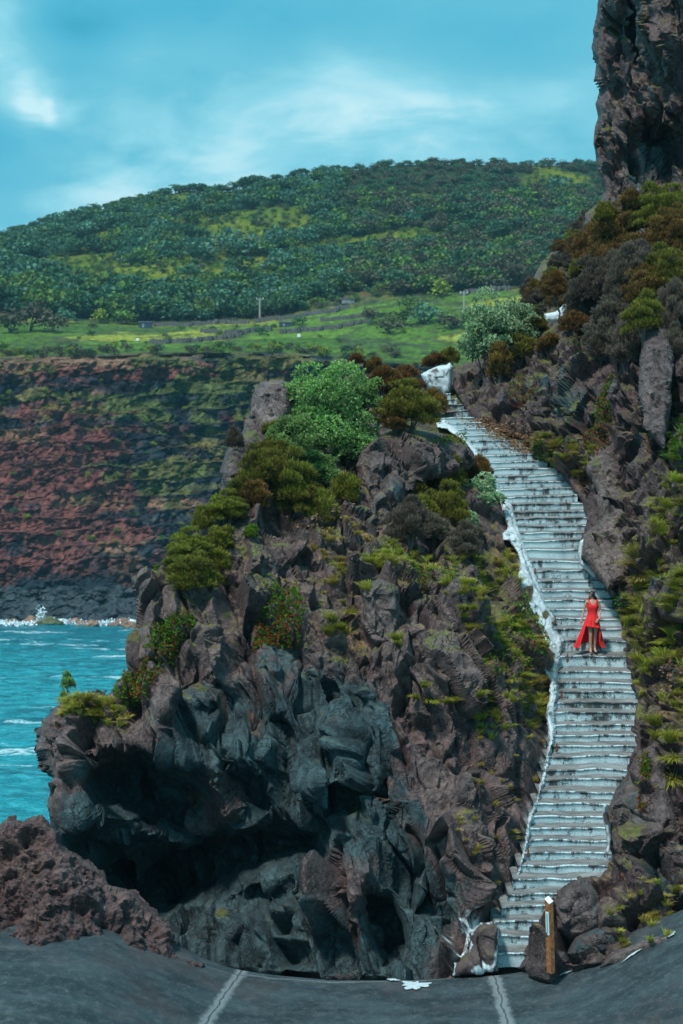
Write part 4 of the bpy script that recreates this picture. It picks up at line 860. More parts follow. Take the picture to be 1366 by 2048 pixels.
def make_shrub(name, w, h, kind, pal, nb, br, npad, seed, z0=.15, tr=.03):
    root = empty(name); r = np.random.default_rng(seed+5)
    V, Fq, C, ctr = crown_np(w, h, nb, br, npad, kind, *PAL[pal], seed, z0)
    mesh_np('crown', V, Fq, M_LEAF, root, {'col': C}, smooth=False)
    branches(ctr, tr, r).build('trunk', M_TWIG if pal in ('grey', 'brown', 'heath') else M_BARK, root)
    root['w'] = w; root['h'] = h
    return root
PROTO = {}
def proto(key):
    if key not in PROTO:
        kind, pal, size, v = key
        sd = 1000+hash_str(repr(key))
        if kind == 'rosette':
            w, h = dict(s=(1.2, 1.0), m=(2.4, 2.4), l=(3.4, 4.0))[size]; nb, npad = dict(s=(22, 34), m=(54, 60), l=(92, 84))[size]; br = dict(s=.24, m=.38, l=.54)[size]
            o = make_shrub('pittosporum_shrub', w, h, kind, pal, nb, br, npad, sd, .08, dict(s=.02, m=.05, l=.08)[size])
        else:
            w, h = dict(s=(.8, .8), m=(1.5, 1.4), l=(2.4, 2.1))[size]; nb, npad = dict(s=(26, 40), m=(72, 46), l=(150, 50))[size]; br = dict(s=.13, m=.18, l=.22)[size]
            o = make_shrub('heath_shrub', w, h, kind, pal, nb, br, npad, sd, .0, dict(s=.014, m=.025, l=.04)[size])
        PROTO[key] = (o, [True])
    return PROTO[key]
def hash_str(s):
    h = 7
    for ch in s: h = (h*31+ord(ch)) % 99991
    return h
def shrub(key, px, py, wpx, hpx, label, group=None, d=None, only=None, rz=None, cat='shrub', sink=.10):
    """a shrub whose crown is centred on (px, py) and measures wpx by hpx in the photo; its foot stands on the rock under it"""
    pyb = py+hpx*.5
    if d is None:
        s = surf(px, pyb, only)
        k = 0
        while s is None and k < 12: k += 1; s = surf(px, pyb+6*k, only) or surf(px-6*k, pyb, only) or surf(px+6*k, pyb, only)
        d = s[0][1] if s is not None else 45
    o, fresh = proto(key)
    r = o if fresh[0] else copy_tree(o); fresh[0] = False
    W_, H_ = wpx*d/F, hpx*d/F
    p = at(px, pyb, d); r.location = (p[0], p[1]+.15, p[2]-sink*H_)
    r.rotation_euler = (0, 0, rz if rz is not None else (px*.37+py*.11) % 6.28); sc = W_/o['w']; r.scale = (sc, sc, H_*(1+sink)/o['h'])
    for k_ in ('label', 'category', 'group'):
        if k_ in r: del r[k_]
    tag(r, label, cat, group)
    return r
R_, H_K = 'rosette', 'heath'
# pittosporum
shrub((R_, 'pit', 'l', 0), 654, 876, 232, 262, 'largest light green rounded bush on the crest of the promontory', d=45.0)
shrub((R_, 'pit', 'm', 1), 582, 890, 100, 120, 'rounded green bush filling the left flank of the largest bush', d=42.4)
shrub((R_, 'pit', 'm', 2), 725, 800, 90, 90, 'rounded green bush at the right shoulder of the largest bush', d=46.5)
shrub((R_, 'pit', 'm', 0), 630, 955, 130, 90, 'low green bush under the front of the largest bush', d=43.2)
shrub((R_, 'silver', 'm', 0), 976, 690, 138, 165, 'big silvery green rounded bush above the top of the stairs', d=58)
shrub((R_, 'silver', 'm', 1), 1036, 660, 100, 120, 'silvery green bush leaning right behind the big one above the stairs', d=59)
shrub((R_, 'silver', 's', 0), 972, 1000, 92, 70, 'small silvery green bush overhanging the left edge of the middle stairs')
shrub((R_, 'silver', 's', 1), 938, 1045, 44, 40, 'smallest silvery green bush just below the one overhanging the stairs')
shrub((R_, 'pit', 's', 0), 135, 1366, 36, 30, 'tiny tree like bush with thin stems on the far left ledge', d=36.0, sink=.5)
shrub((R_, 'pit', 's', 1), 125, 1400, 22, 26, 'tiny pale green seedling on the brink of the left ledge')
# heath on the promontory
G1 = 'heath shrubs on the promontory'
hs = [('heath', 'm', 520, 955, 100, 100, 'olive heath shrub directly left of the largest bush'), ('heath', 'm', 580, 975, 110, 120, 'dark olive heath shrub below the left side of the largest bush'), ('heath', 's', 650, 1025, 75, 80, 'olive heath shrub hanging below the middle of the largest bush'),
      ('heath', 'm', 450, 1022, 95, 65, 'low olive heath shrub on the left shoulder of the promontory'), ('heath', 's', 405, 1045, 50, 60, 'small heath shrub leaning out over the left shoulder'), ('heath', 'm', 375, 1105, 105, 75, 'olive heath shrub above the orange lichen ledge'),
      ('heath', 'm', 385, 1160, 110, 85, 'dark heath shrub hanging below the one above the lichen ledge'), ('heath', 's', 440, 1085, 60, 60, 'small dark heath shrub between the two left heath clumps'), ('bright', 's', 312, 1145, 18, 22, 'tiny bright bush beside the orange lichen ledge'),
      ('bright', 's', 500, 1068, 34, 30, 'tiny yellow green bush on bare rock below the heath'), ('grey', 's', 468, 885, 34, 50, 'dry grey bush on the ridge left of the lichen outcrop'), ('heath', 's', 545, 862, 45, 40, 'small dark heath shrub at the foot of the lichen outcrop'),
      ('heath', 'm', 888, 955, 95, 80, 'olive heath shrub on top right of the grey crag'), ('heath', 'm', 900, 1025, 90, 95, 'large olive heath shrub right of the grey crag'), ('heath', 's', 828, 985, 50, 60, 'upright olive heath shrub touching the grey crag'),
      ('grey', 'm', 820, 1055, 90, 100, 'dry brownish heath shrub below the grey crag'), ('heath', 's', 850, 1030, 60, 70, 'dark heath shrub between the dry one and the large olive one'), ('grey', 'm', 925, 1092, 80, 78, 'brown tipped heath shrub below the smallest silvery bush'),
      ('brown', 's', 960, 950, 50, 70, 'thin orange olive heath shrub beside the kerb of the upper stairs'), ('heath', 'm', 818, 822, 135, 95, 'wide olive heath shrub at the top of the grey crag beside the stairs'), ('brown', 's', 868, 810, 55, 60, 'brownish heath shrub overlapping the uppermost steps'),
      ('red', 's', 818, 768, 62, 62, 'reddish brown heath shrub on the skyline right of the largest bush'), ('brown', 's', 768, 770, 65, 70, 'orange brown heath shrub touching the right side of the largest bush'), ('red', 's', 716, 722, 40, 26, 'tiny red brown heath top poking out behind the largest bush'),
      ('brown', 's', 870, 724, 48, 34, 'orange olive heath shrub left behind the white top wall'), ('heath', 's', 902, 716, 36, 40, 'olive heath shrub right behind the white top wall'), ('brown', 's', 748, 735, 40, 40, 'small orange brown heath shrub low behind the largest bush'),
      ('heath', 's', 560, 1010, 55, 60, 'small olive heath clump under the dark olive one'), ('heath', 's', 480, 985, 50, 60, 'small olive heath clump on the left slope'),
      ('heath', 'm', 610, 1000, 90, 80, 'olive heath shrub spreading over rock under the low green bush'), ('heath', 'm', 545, 920, 80, 70, 'dark heath shrub between lichen outcrop and largest bush'), ('brown', 's', 510, 1000, 60, 60, 'brownish heath clump in the middle of the left thicket'),
      ('heath', 's', 690, 985, 60, 70, 'dark heath clump between the largest bush and the grey crag'), ('heath', 's', 430, 1130, 60, 60, 'dark heath clump low on the left shoulder'), ('grey', 's', 870, 1065, 60, 60, 'dry clump under the large olive heath shrub'),
      ('heath', 's', 865, 1010, 56, 56, 'olive clump filling the gap right of the grey crag'), ('heath', 's', 350, 1135, 50, 44, 'low olive clump right behind the orange lichen ledge'), ('brown', 's', 790, 850, 60, 40, 'low brownish clump at the left foot of the wide heath shrub')]
for k, (pal, sz, px, py, wp, hp, lab) in enumerate(hs):
    shrub((H_K, pal, sz, k % 2), px, py, wp, hp, lab, G1, d=(62.5 if 700 < px and py < 745 else None))
# heath on the right cliff
hr = [('brown', 'm', 1185, 500, 90, 90, 'orange brown heath shrub at the left tip of the cliff thicket'), ('brown', 'l', 1240, 480, 130, 120, 'orange brown heath shrub high in the cliff thicket'), ('heath', 'l', 1310, 430, 120, 110, 'topmost olive heath shrub against the rock tower'),
      ('brown', 'l', 1345, 480, 120, 120, 'brown heath shrub at the upper right edge'), ('grey', 'l', 1200, 575, 120, 120, 'dark bare heath shrub under the left tip of the thicket'), ('grey', 'l', 1270, 560, 130, 140, 'dry grey heath shrub in the middle of the thicket'), ('heath', 'm', 1335, 560, 110, 110, 'bright olive heath shrub on the right of the thicket'),
      ('grey', 'm', 1220, 655, 100, 100, 'dry grey heath shrub at the lower left of the thicket'), ('grey', 'm', 1255, 700, 70, 110, 'upright dry grey heath shrub beside the tall rock fin'), ('heath', 'm', 1290, 640, 80, 90, 'olive heath shrub behind the top of the tall rock fin'), ('grey', 'm', 1355, 640, 80, 120, 'dark heath shrub right of the tall rock fin'),
      ('brown', 's', 1265, 410, 60, 50, 'small orange tuft of heath at the foot of the rock tower'), ('brown', 'm', 1290, 520, 110, 90, 'orange topped heath shrub in the centre of the thicket'), ('heath', 's', 1165, 545, 50, 60, 'small heath shrub at the edge of the thicket above the gap'), ('heath', 's', 1072, 652, 60, 38, 'low olive heath shrub beside the silvery bush'),
      ('brown', 's', 1000, 735, 60, 80, 'brown heath shrub under the big silvery green bush'), ('bright', 's', 1300, 610, 50, 46, 'small bright green shrub in the thicket'), ('grey', 's', 1200, 700, 60, 60, 'small dry shrub on the dark rocks'),
      ('brown', 'm', 1230, 540, 100, 90, 'brown heath shrub between the left tip and centre of the thicket'), ('heath', 'm', 1350, 420, 90, 80, 'olive heath shrub in the top right corner of the thicket'), ('brown', 'm', 1300, 580, 100, 90, 'rusty heath shrub above the tall rock fin'),
      ('grey', 'm', 1160, 620, 70, 70, 'dry heath shrub beside the white wall'), ('brown', 's', 1150, 650, 60, 50, 'small brown clump on the dark rocks right of the white wall'), ('heath', 's', 1040, 700, 60, 60, 'olive clump low between the silvery bushes'),
      ('brown', 's', 1100, 690, 50, 44, 'small orange brown clump on the rock slope'), ('grey', 'm', 1350, 700, 60, 90, 'dry heath shrub at the right edge beside the fin'), ('heath', 's', 1215, 430, 60, 50, 'small olive tuft on the ledge below the rock tower')]
for k, (pal, sz, px, py, wp, hp, lab) in enumerate(hr):
    shrub((H_K, pal, sz, k % 2), px, py, wp, hp, lab, 'heath shrubs on the cliff above the stairs', d=(57 if (py < 450) else None))
# the small heath tree in the gap, with a bare trunk
ht = shrub((H_K, 'brown', 'm', 3), 1110, 580, 64, 60, 'small umbrella shaped heath tree with a bare trunk before the white wall', d=60, cat='tree', sink=.0)
mb = MB(); p0 = at(1116, 650, 60)-np.array(ht.location); q0 = at(1110, 590, 60)-np.array(ht.location)
inv = np.array(Matrix.Rotation(-ht.rotation_euler[2], 3, 'Z')); sc_ = np.array(ht.scale)
pts = [p0, p0*.6+q0*.4+[.12, 0, 0], q0]; pts = [(inv @ a)/sc_ for a in pts]
mb.tube(pts, [.06, .045, .02], 6); mb.tube([pts[1], pts[1]*.4+q0*.5+[.3, 0, .25]], [.03, .01], 5); mb.build('trunk', M_BARK, ht)
# brush on the slope behind
r8 = np.random.default_rng(81)
for k in range(52):
    py = r8.uniform(440, 640); lo = np.interp(py, [440, 500, 580, 640], [1170, 1115, 1050, 1035]); px = r8.uniform(lo, 1190)
    s = surf(px, py+12, ['brush_slope'])
    if s is None: continue
    pal = ['grey', 'grey', 'brown', 'heath'][k % 4]
    shrub((H_K, pal, 'm', k % 2), px, py, r8.uniform(24, 42), r8.uniform(20, 34), 'scraggy brown shrub on the hazy slope between rock tower and hill', 'scraggy shrubs on the slope behind the rock tower', d=s[0][1]-.3)

# ------------------------------------------------------------------ grass
def grass_np(tufts, seed=3):
    """tufts: (point, normal, size, n, colour A, colour B) -> arching blades"""
    r = np.random.default_rng(seed); VV, CC = [], []
    for p, nrm, size, n, cA, cB in tufts:
        a = r.uniform(0, 6.283, n); out = np.stack([np.cos(a), np.sin(a), 0*a], 1)*r.uniform(.15, 1, n)[:, None]
        d0 = out*.55+np.array([0, 0, 1.])+nrm*.8; d0 /= np.linalg.norm(d0, axis=1)[:, None]
        L = size*r.uniform(.55, 1.15, n); base = p+out*size*.16+r.normal(0, size*.05, (n, 3))*[1, 1, .4]
        w = .010+size*.012; side = np.cross(d0, [0, 0, 1.])+unit(n, r)*.2; side /= np.linalg.norm(side, axis=1)[:, None]
        pr = []
        for t, ww in ((0, 1), (.35, .9), (.7, .6), (1.0, .08)):
            c = base+d0*(L*t)[:, None]+(out*.6+np.array([0, 0, -1.05]))*(L*t*t*.42)[:, None]
            pr.append(c-side*w*ww*.5); pr.append(c+side*w*ww*.5)
        V = np.stack(pr, 1); VV.append(V.reshape(-1, 3))
        t = np.clip(r.normal(.5, .3, n), 0, 1)[:, None]; col = np.array(cA)*t+np.array(cB)*(1-t)
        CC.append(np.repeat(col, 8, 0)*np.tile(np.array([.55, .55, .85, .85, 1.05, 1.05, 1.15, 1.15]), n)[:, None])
    V = np.concatenate(VV); nb = len(V)//8; b0 = np.arange(nb)[:, None]*8
    q = np.concatenate([b0+np.array([[0, 1, 3, 2]]), b0+np.array([[2, 3, 5, 4]]), b0+np.array([[4, 5, 7, 6]])]); return V, q, np.concatenate(CC)
YG, GG, DG = (.52, .47, .065), (.24, .31, .040), (.46, .33, .13)
def tuft_at(px, py, size, n=130, cA=YG, cB=GG, only=None):
    s = surf(px, py, only)
    return None if s is None else (s[0]-np.array([0, .10, -.02]), s[1], size*rng.uniform(.8, 1.15), int(n*1.2), cA, cB)
def tuft_obj(lst, label, seed):
    ts = [x for x in lst if x is not None]
    if not ts: return
    V, q, C = grass_np(ts, seed); o = np.array(ts[0][0])
    g = mesh_np('grass_tuft', V-o, q, M_LEAF, attrs={'col': C}, smooth=False); g.location = o
    tag(g, label, 'grass')
tuft_obj([tuft_at(676+dx, 1225+dy, .42, 170) for dx, dy in ((0, 0), (18, 14), (-12, 30), (6, 44), (28, -14), (-18, 46), (14, 24))], 'bright yellow green grass clump beside the rounded brown boulder', 11)
tuft_obj([tuft_at(760+dx, 1135+dy, .40, 150) for dx, dy in ((0, 0), (22, -6), (-22, 10), (40, -12), (8, 10))], 'yellow green grass clump above the rounded brown boulder', 12)
tuft_obj([tuft_at(150+dx, 1418+dy, .42, 170) for dx, dy in ((0, 0), (20, -4), (40, 0), (60, 2), (30, 14), (55, 14), (8, 12))], 'long windswept yellow grass on the far left ledge', 13)
tuft_obj([tuft_at(795, 1298, .36, 200), tuft_at(800, 1306, .3, 120)], 'small round grass clump under the rounded brown boulder', 14)
tuft_obj([tuft_at(905+dx, 1406+dy, .36, 150) for dx, dy in ((0, 0), (22, 4), (-14, 2))], 'yellow green grass clump hanging on the middle of the rock face', 15)
tuft_obj([tuft_at(835+dx, 1398+dy, .34, 140) for dx, dy in ((0, 0), (26, 6), (14, -22))], 'grass clump left of the one on the middle of the rock face', 16)
tuft_obj([tuft_at(1085+dx, 1352+dy, .40, 150, DG, YG) for dx, dy in ((0, 0), (-12, 14), (6, 18))], 'drooping dry grass clump touching the white kerb', 17)
tuft_obj([tuft_at(1025+dx, 1365+dy, .42, 170) for dx, dy in ((0, 0), (-20, 6), (18, 12), (4, -16))], 'dense yellow green grass clump left of the drooping dry one', 18)
tuft_obj([tuft_at(1000+dx, 1130+dy, .40, 150, DG, YG) for dx, dy in ((0, 0), (18, -12), (-16, 10), (26, 10))], 'dry grass clump below the small silvery bush by the kerb', 19)
tuft_obj([tuft_at(1262+dx, 1062+dy, .62, 190, DG, GG) for dx, dy in ((0, 0), (6, 24), (-2, 48), (10, 74), (4, 100), (14, 60))], 'tall hanging olive grass between the craggy rock and the dark boulder', 20)
tuft_obj([tuft_at(1348+dx, 1480+dy, .50, 190, YG, GG) for dx, dy in ((0, 0), (-20, -14), (-30, 8), (10, 26), (8, 56), (-6, 84))], 'yellow green grass clump at the right edge above the dark boulder', 21)
tuft_obj([tuft_at(1285+dx, 1330+dy, .50, 170, YG, GG) for dx, dy in ((0, 0), (-6, 22), (-12, 44), (-6, 64), (14, 8))], 'long grass drooping over the right edge of the steps below the woman', 22)
tuft_obj([tuft_at(1262+dx, 1232+dy, .46, 170, GG, YG) for dx, dy in ((0, 0), (14, -22), (30, -40), (-4, 22), (6, 44), (22, 24), (40, -60), (2, 64))], 'lush green grass beside the steps level with the woman', 23)
tuft_obj([tuft_at(1345+dx, 1275+dy, .55, 190, GG, YG) for dx, dy in ((0, 0), (14, 12), (-14, 16), (0, 40), (20, 44), (-20, 50))], 'green grass clump under the smooth dark boulder', 24)
# scattered small grass on the slopes: uncountable
def scatter_grass(poly, n, size, cols_, seed, only, label, minz=.05, dens=None):
    r = np.random.default_rng(seed); P_ = np.array(poly, float); lo, hi = P_.min(0), P_.max(0); out = []
    k = 0
    while len(out) < n and k < n*30:
        k += 1; px, py = r.uniform(lo[0], hi[0]), r.uniform(lo[1], hi[1])
        if poly_sd(np.array([[px]]), np.array([[py]]), P_)[0][0, 0] < 0: continue
        if sL(py)-22 < px < sR(py)+2 and py > 790: continue
        s = surf(px, py)
        if s is None or s[1][2] < minz*r.uniform(.3, 1.6): continue
        q = fbm(s[0][None]*.9, 2, seed)[0]
        if q < -.25: continue
        cA, cB = cols_[r.integers(len(cols_))]
        out.append((s[0]-np.array([0, .05, 0]), s[1], size*r.uniform(.6, 1.5), r.integers(40, 90), cA, cB))
    V, q, C = grass_np(out, seed); tag(mesh_np('grass', V, q, M_LEAF, attrs={'col': C}, smooth=False), label, kind='stuff')
scatter_grass([(1100, 1480), (960, 1480), (930, 1330), (900, 1200), (820, 1160), (700, 1190), (640, 1160), (780, 1090), (900, 1120), (1010, 1090), (1040, 1160), (1060, 1280), (1095, 1400)], 330, .26, [(YG, GG), (DG, YG), (GG, YG)], 61, None, 'grass growing over the slope left of the middle stairs', .25)
scatter_grass([(500, 1130), (640, 1080), (760, 1050), (760, 1130), (660, 1170), (540, 1180)], 50, .2, [(DG, YG)], 62, None, 'dry grass on the promontory', .35)
scatter_grass([(1250, 1180), (1290, 1040), (1366, 960), (1400, 960), (1400, 1420), (1330, 1420), (1280, 1380), (1258, 1290)], 300, .34, [(GG, YG), (YG, GG), (DG, GG)], 63, None, 'grass growing over the bank right of the stairs', -.1)
scatter_grass([(1060, 880), (1110, 880), (1190, 900), (1160, 960), (1120, 940), (1085, 915)], 120, .24, [(DG, YG), (GG, YG), (GG, GG)], 64, None, 'grass and weeds beside the upper stairs', -.2)
scatter_grass([(1200, 1850), (1340, 1760), (1366, 1700), (1380, 1860), (1250, 1900)], 60, .2, [(DG, YG), (GG, YG)], 65, None, 'thin grass on the lower right bank', .2)
scatter_grass([(110, 1430), (215, 1390), (260, 1400), (240, 1450), (140, 1450)], 60, .22, [(YG, DG), (GG, YG)], 66, None, 'low grass on the left ledge', -.1)
scatter_grass([(930, 1560), (1010, 1480), (1090, 1480), (1060, 1640), (960, 1840), (900, 1700)], 26, .22, [(DG, YG)], 67, None, 'sparse grass tufts on the rock face below the kerb', .05)
scatter_grass([(1330, 860), (1366, 820), (1400, 820), (1400, 1010), (1340, 1010)], 120, .26, [((.07, .15, .025), GG)], 68, None, 'dark green weeds on the shaded cliff at the right edge', -.6)

# ------------------------------------------------------------------ fleshy leaved mats
def mat_plant(poly, n, label, reds=.3, seed=1, L=.075, green=(.10, .19, .018)):
    r = np.random.default_rng(seed); P_ = np.array(poly, float); lo, hi = P_.min(0), P_.max(0); pts, nr = [], []
    k = 0
    while len(pts) < n and k < n*20:
        k += 1; px, py = r.uniform(lo[0], hi[0]), r.uniform(lo[1], hi[1])
        sd = poly_sd(np.array([[px]]), np.array([[py]]), P_)[0][0, 0]
        if sd < r.uniform(0, 9)-5: continue
        s = surf(px, py)
        if s is None: continue
        q = fbm(s[0][None]*2.4, 3, seed)[0]
        if q < -.45: continue
        pts.append(s[0]+s[1]*r.uniform(0, .07)+np.array([0, -.04, 0])); nr.append(s[1])
    if not pts: return
    pts, nr = np.array(pts), np.array(nr); k = 5
    b_ = np.repeat(pts, k, 0); d = np.repeat(nr, k, 0)*.7+np.array([0, 0, .45])+unit(len(b_), r)*.75; d /= np.linalg.norm(d, axis=1)[:, None]
    V, q = leaves(b_, d, L*r.uniform(.7, 1.3, len(b_)), .026, .1, r=r)
    t = r.random(len(pts)); z = (pts[:, 2]-pts[:, 2].min())/(np.ptp(pts[:, 2])+1e-6)
    isr = t < reds*(1.7-1.4*z); col = np.where(isr[:, None], A3(.28, .055, .02), A3(*green))*r.uniform(.65, 1.3, len(pts))[:, None]
    o = pts.mean(0); g = mesh_np('ice_plant', V-o, q, M_LEAF, attrs={'col': np.repeat(np.repeat(col, k, 0), 4, 0)}, smooth=False); g.location = o
    tag(g, label, 'succulent')
mat_plant([(528, 1178), (560, 1168), (600, 1176), (602, 1235), (596, 1280), (560, 1290), (516, 1282), (518, 1240)], 1500, 'large hanging mat of green ice plant with a dry red fringe', .30, 71)
mat_plant([(385, 1232), (400, 1250), (372, 1262), (352, 1290), (340, 1310), (318, 1330), (330, 1360), (300, 1395), (262, 1385), (250, 1360), (290, 1320), (306, 1290), (308, 1250), (340, 1240)], 1300, 'trailing band of green and red ice plant down the left flank', .28, 72)
mat_plant([(228, 1385), (262, 1360), (270, 1390), (240, 1402)], 160, 'small green ice plant patch above the left ledge', .1, 73)
mat_plant([(122, 1412), (150, 1396), (212, 1384), (214, 1400), (160, 1412), (130, 1424)], 420, 'rust red ice plant on the crest of the left ledge', .7, 74, green=(.13, .11, .02))
mat_plant([(806, 1145), (840, 1132), (858, 1145), (856, 1180), (826, 1206), (802, 1188)], 420, 'compact green ice plant cushion above the grass right of centre', .22, 75)
mat_plant([(1018, 760), (1036, 742), (1058, 760), (1082, 770), (1080, 800), (1020, 806)], 600, 'round ice plant cushion with red stems above the upper stairs', .4, 76)
mat_plant([(1222, 742), (1226, 780), (1212, 830), (1214, 880), (1190, 915), (1178, 900), (1180, 840), (1196, 780)], 1200, 'long green and red ice plant band hanging down the right cliff', .38, 77)
mat_plant([(1166, 676), (1190, 646), (1212, 650), (1204, 664), (1182, 676), (1150, 700), (1142, 696)], 360, 'thin green ice plant ribbon below the cliff thicket', .25, 78, green=(.06, .16, .03))
mat_plant([(1282, 1520), (1298, 1510), (1302, 1560), (1296, 1620), (1280, 1630), (1284, 1580)], 360, 'narrow ice plant strip on the lower right boulder', .4, 79)
mat_plant([(1030, 1200), (1056, 1260), (1070, 1320), (1050, 1340), (1020, 1290), (985, 1330), (960, 1380), (950, 1350), (985, 1280), (1005, 1230)], 1100, 'green ice plant spreading down the slope beside the white kerb', .14, 80)
mat_plant([(1222, 1200), (1252, 1190), (1270, 1215), (1246, 1236), (1226, 1228)], 300, 'dark green leafy plant against the right ends of the steps', .02, 81, L=.11, green=(.045, .12, .025))
mat_plant([(1072, 900), (1100, 890), (1120, 915), (1126, 940), (1100, 930)], 260, 'green leafy weed spilling onto the upper steps', .05, 82, L=.09, green=(.06, .15, .02))
mat_plant([(862, 890), (925, 866), (935, 884), (900, 896)], 200, 'small ice plant patch on top of the crag by the stairs', .2, 83)
# ------------------------------------------------------------------ far trees and fields
def far_tree_mesh(name, seed, w, h, nb, br, npad, pal, z0=.15, mat=None):
    V, q, C, ctr = crown_np(w, h, nb, br, npad, 'far', *pal, seed, z0)
    mb = MB(); r = np.random.default_rng(seed)
    for c in ctr[r.permutation(len(ctr))[:5]]: mb.tube([np.array([0, 0, -1.]), np.array([c[0]*.2, c[1]*.2, h*.3]), c], [.22, .16, .06], 4, cap=False)
    Vb = np.concatenate(mb.v); qb = np.concatenate(mb.f4)
    return np.concatenate([V, Vb]), np.concatenate([q, qb+len(V)]), np.concatenate([C, np.tile([[.09, .08, .07]], (len(Vb), 1))])
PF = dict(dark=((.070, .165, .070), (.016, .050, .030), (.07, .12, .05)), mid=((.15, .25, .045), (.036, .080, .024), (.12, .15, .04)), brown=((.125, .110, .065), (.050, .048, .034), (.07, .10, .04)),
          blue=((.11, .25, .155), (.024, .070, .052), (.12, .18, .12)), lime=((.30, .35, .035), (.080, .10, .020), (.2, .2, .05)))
FTR = {}
for k, pal in enumerate(PF):
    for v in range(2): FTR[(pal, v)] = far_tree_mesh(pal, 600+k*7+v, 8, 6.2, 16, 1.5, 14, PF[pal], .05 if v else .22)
rf = np.random.default_rng(55)
cand = []
for k in range(4300):
    sg = 5.02+rf.random()**1.15*1.0; px = rf.uniform(-160, 1330)
    p = far_at(px, sg=sg); py = HY-(p[2]-CZ)/p[1]*F
    o = float(open_zone(np.array(px), np.array(py))); nz = fbm(np.array([[p[0]/30, p[1]/30, 0.]]), 3, 71)[0]
    isopen = o+.6*nz > .28
    if isopen and rf.random() < .80: sz = rf.uniform(.18, .42); pal = ['lime', 'mid', 'mid', 'dark'][rf.integers(4)]
    elif isopen: sz = rf.uniform(.3, .55); pal = ['dark', 'mid', 'brown'][rf.integers(3)]
    else:
        sz = rf.uniform(.6, 1.35); t_ = rf.random()+.25*nz
        right = px > 690
        if right and py < 400: pal = 'brown' if t_ > .35 else 'dark'; sz *= .62
        elif right: pal = 'brown' if t_ > .48 else ('dark' if t_ > .2 else 'mid')
        else: pal = 'dark' if t_ > .42 else ('blue' if t_ > .22 else 'mid')
        if py > 500 and px < 300: sz *= 1.25
        if sg > 5.93: sz = min(sz, .75)
    cand.append((p, sz, pal, rf.integers(2), rf.uniform(0, 6.28), px, py))
for px in np.arange(-100, 1200, 11):      # the ragged line of trees on the skyline
    q = px+rf.uniform(-6, 6); p = far_at(q, sg=5.99); sz = rf.uniform(.35, .75)*(.72 if q > 700 else 1)
    if 470 < q < 540: sz *= 1.4
    cand.append((p, sz, 'dark' if rf.random() < .7 else 'brown', 0, rf.uniform(0, 6.28), q, 0))
for (q, sz) in ((492, 1.25), (520, 1.0), (445, .95), (600, .9), (640, .85), (770, .8), (400, 1.0), (380, .9)):
    cand.append((far_at(q, sg=5.98), sz, 'dark', 0, q, q, 0))
ex = [(155, 618, 1.25, 'blue'), (130, 640, .9, 'blue'), (10, 618, .9, 'dark'), (60, 655, 1.5, 'brown'), (110, 660, 1.2, 'brown'), (20, 660, 1.3, 'brown'), (200, 640, .8, 'lime'), (245, 640, 1.0, 'mid'), (100, 560, 1.6, 'dark'), (135, 590, 1.4, 'dark'), (60, 600, 1.4, 'dark'),
      (400, 520, 1.9, 'blue'), (455, 510, 1.9, 'blue'), (500, 520, 1.6, 'blue'), (550, 500, 1.5, 'blue'), (560, 545, 1.6, 'blue'), (480, 545, 1.4, 'dark'), (380, 560, 1.3, 'dark'), (520, 668, .55, 'dark'), (600, 645, .6, 'dark'), (800, 645, 1.2, 'mid'), (850, 640, 1.3, 'blue'), (780, 660, .9, 'brown'), (905, 650, 1.1, 'brown'),
      (640, 470, 1.4, 'dark'), (700, 460, 1.5, 'blue'), (820, 440, 1.2, 'blue'), (1110, 375, 1.4, 'blue'), (880, 590, 1.0, 'lime'), (820, 615, .9, 'mid'), (740, 630, .7, 'brown')]
for px, py, sz, pal in ex:
    p = far_at(px, py=py+16*sz*.4); cand.append((p, sz, pal, 1, rf.uniform(0, 6.28), px, py))
cand.sort(key=lambda c_: -c_[1]/c_[0][1])
vis = [c_ for c_ in cand if 0 <= c_[5] <= 1195 and (c_[6] or 0) < 690]
top = set(id(c_) for c_ in vis[:285])
shared = {}
def far_inst(c_, name, label, group, cat='tree'):
    p, sz, pal, v, rz, _, _ = c_; key = (name, pal, int(v))
    if key not in shared:
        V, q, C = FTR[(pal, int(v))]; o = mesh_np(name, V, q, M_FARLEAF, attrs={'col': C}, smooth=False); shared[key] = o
    else: o = shared[key].copy(); COL.objects.link(o)
    o.location = (p[0], p[1], p[2]-(1.5 if name == 'bush' else .9)*sz); o.rotation_euler = (0, 0, rz); o.scale = (sz, sz, sz*rf.uniform(.65, .95))
    o['label'] = label; o['category'] = cat; o['group'] = group
for c_ in cand:
    if id(c_) in top: far_inst(c_, 'evergreen_tree', 'rounded evergreen tree in the wood on the far hillside', 'trees one can tell apart on the far hillside')
VV, QQ, CC, nn = [], [], [], 0
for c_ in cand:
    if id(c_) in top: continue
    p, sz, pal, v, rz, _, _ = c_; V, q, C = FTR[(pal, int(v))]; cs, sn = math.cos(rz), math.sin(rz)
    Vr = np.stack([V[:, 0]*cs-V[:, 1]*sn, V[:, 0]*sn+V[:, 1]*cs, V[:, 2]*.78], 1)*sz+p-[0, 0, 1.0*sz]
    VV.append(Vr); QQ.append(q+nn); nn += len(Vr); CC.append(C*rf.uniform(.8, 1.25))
tag(mesh_np('woods', np.concatenate(VV), np.concatenate(QQ), M_FARLEAF, attrs={'col': np.concatenate(CC)}, smooth=False), 'dense evergreen wood covering the far hill up to its skyline', kind='stuff')
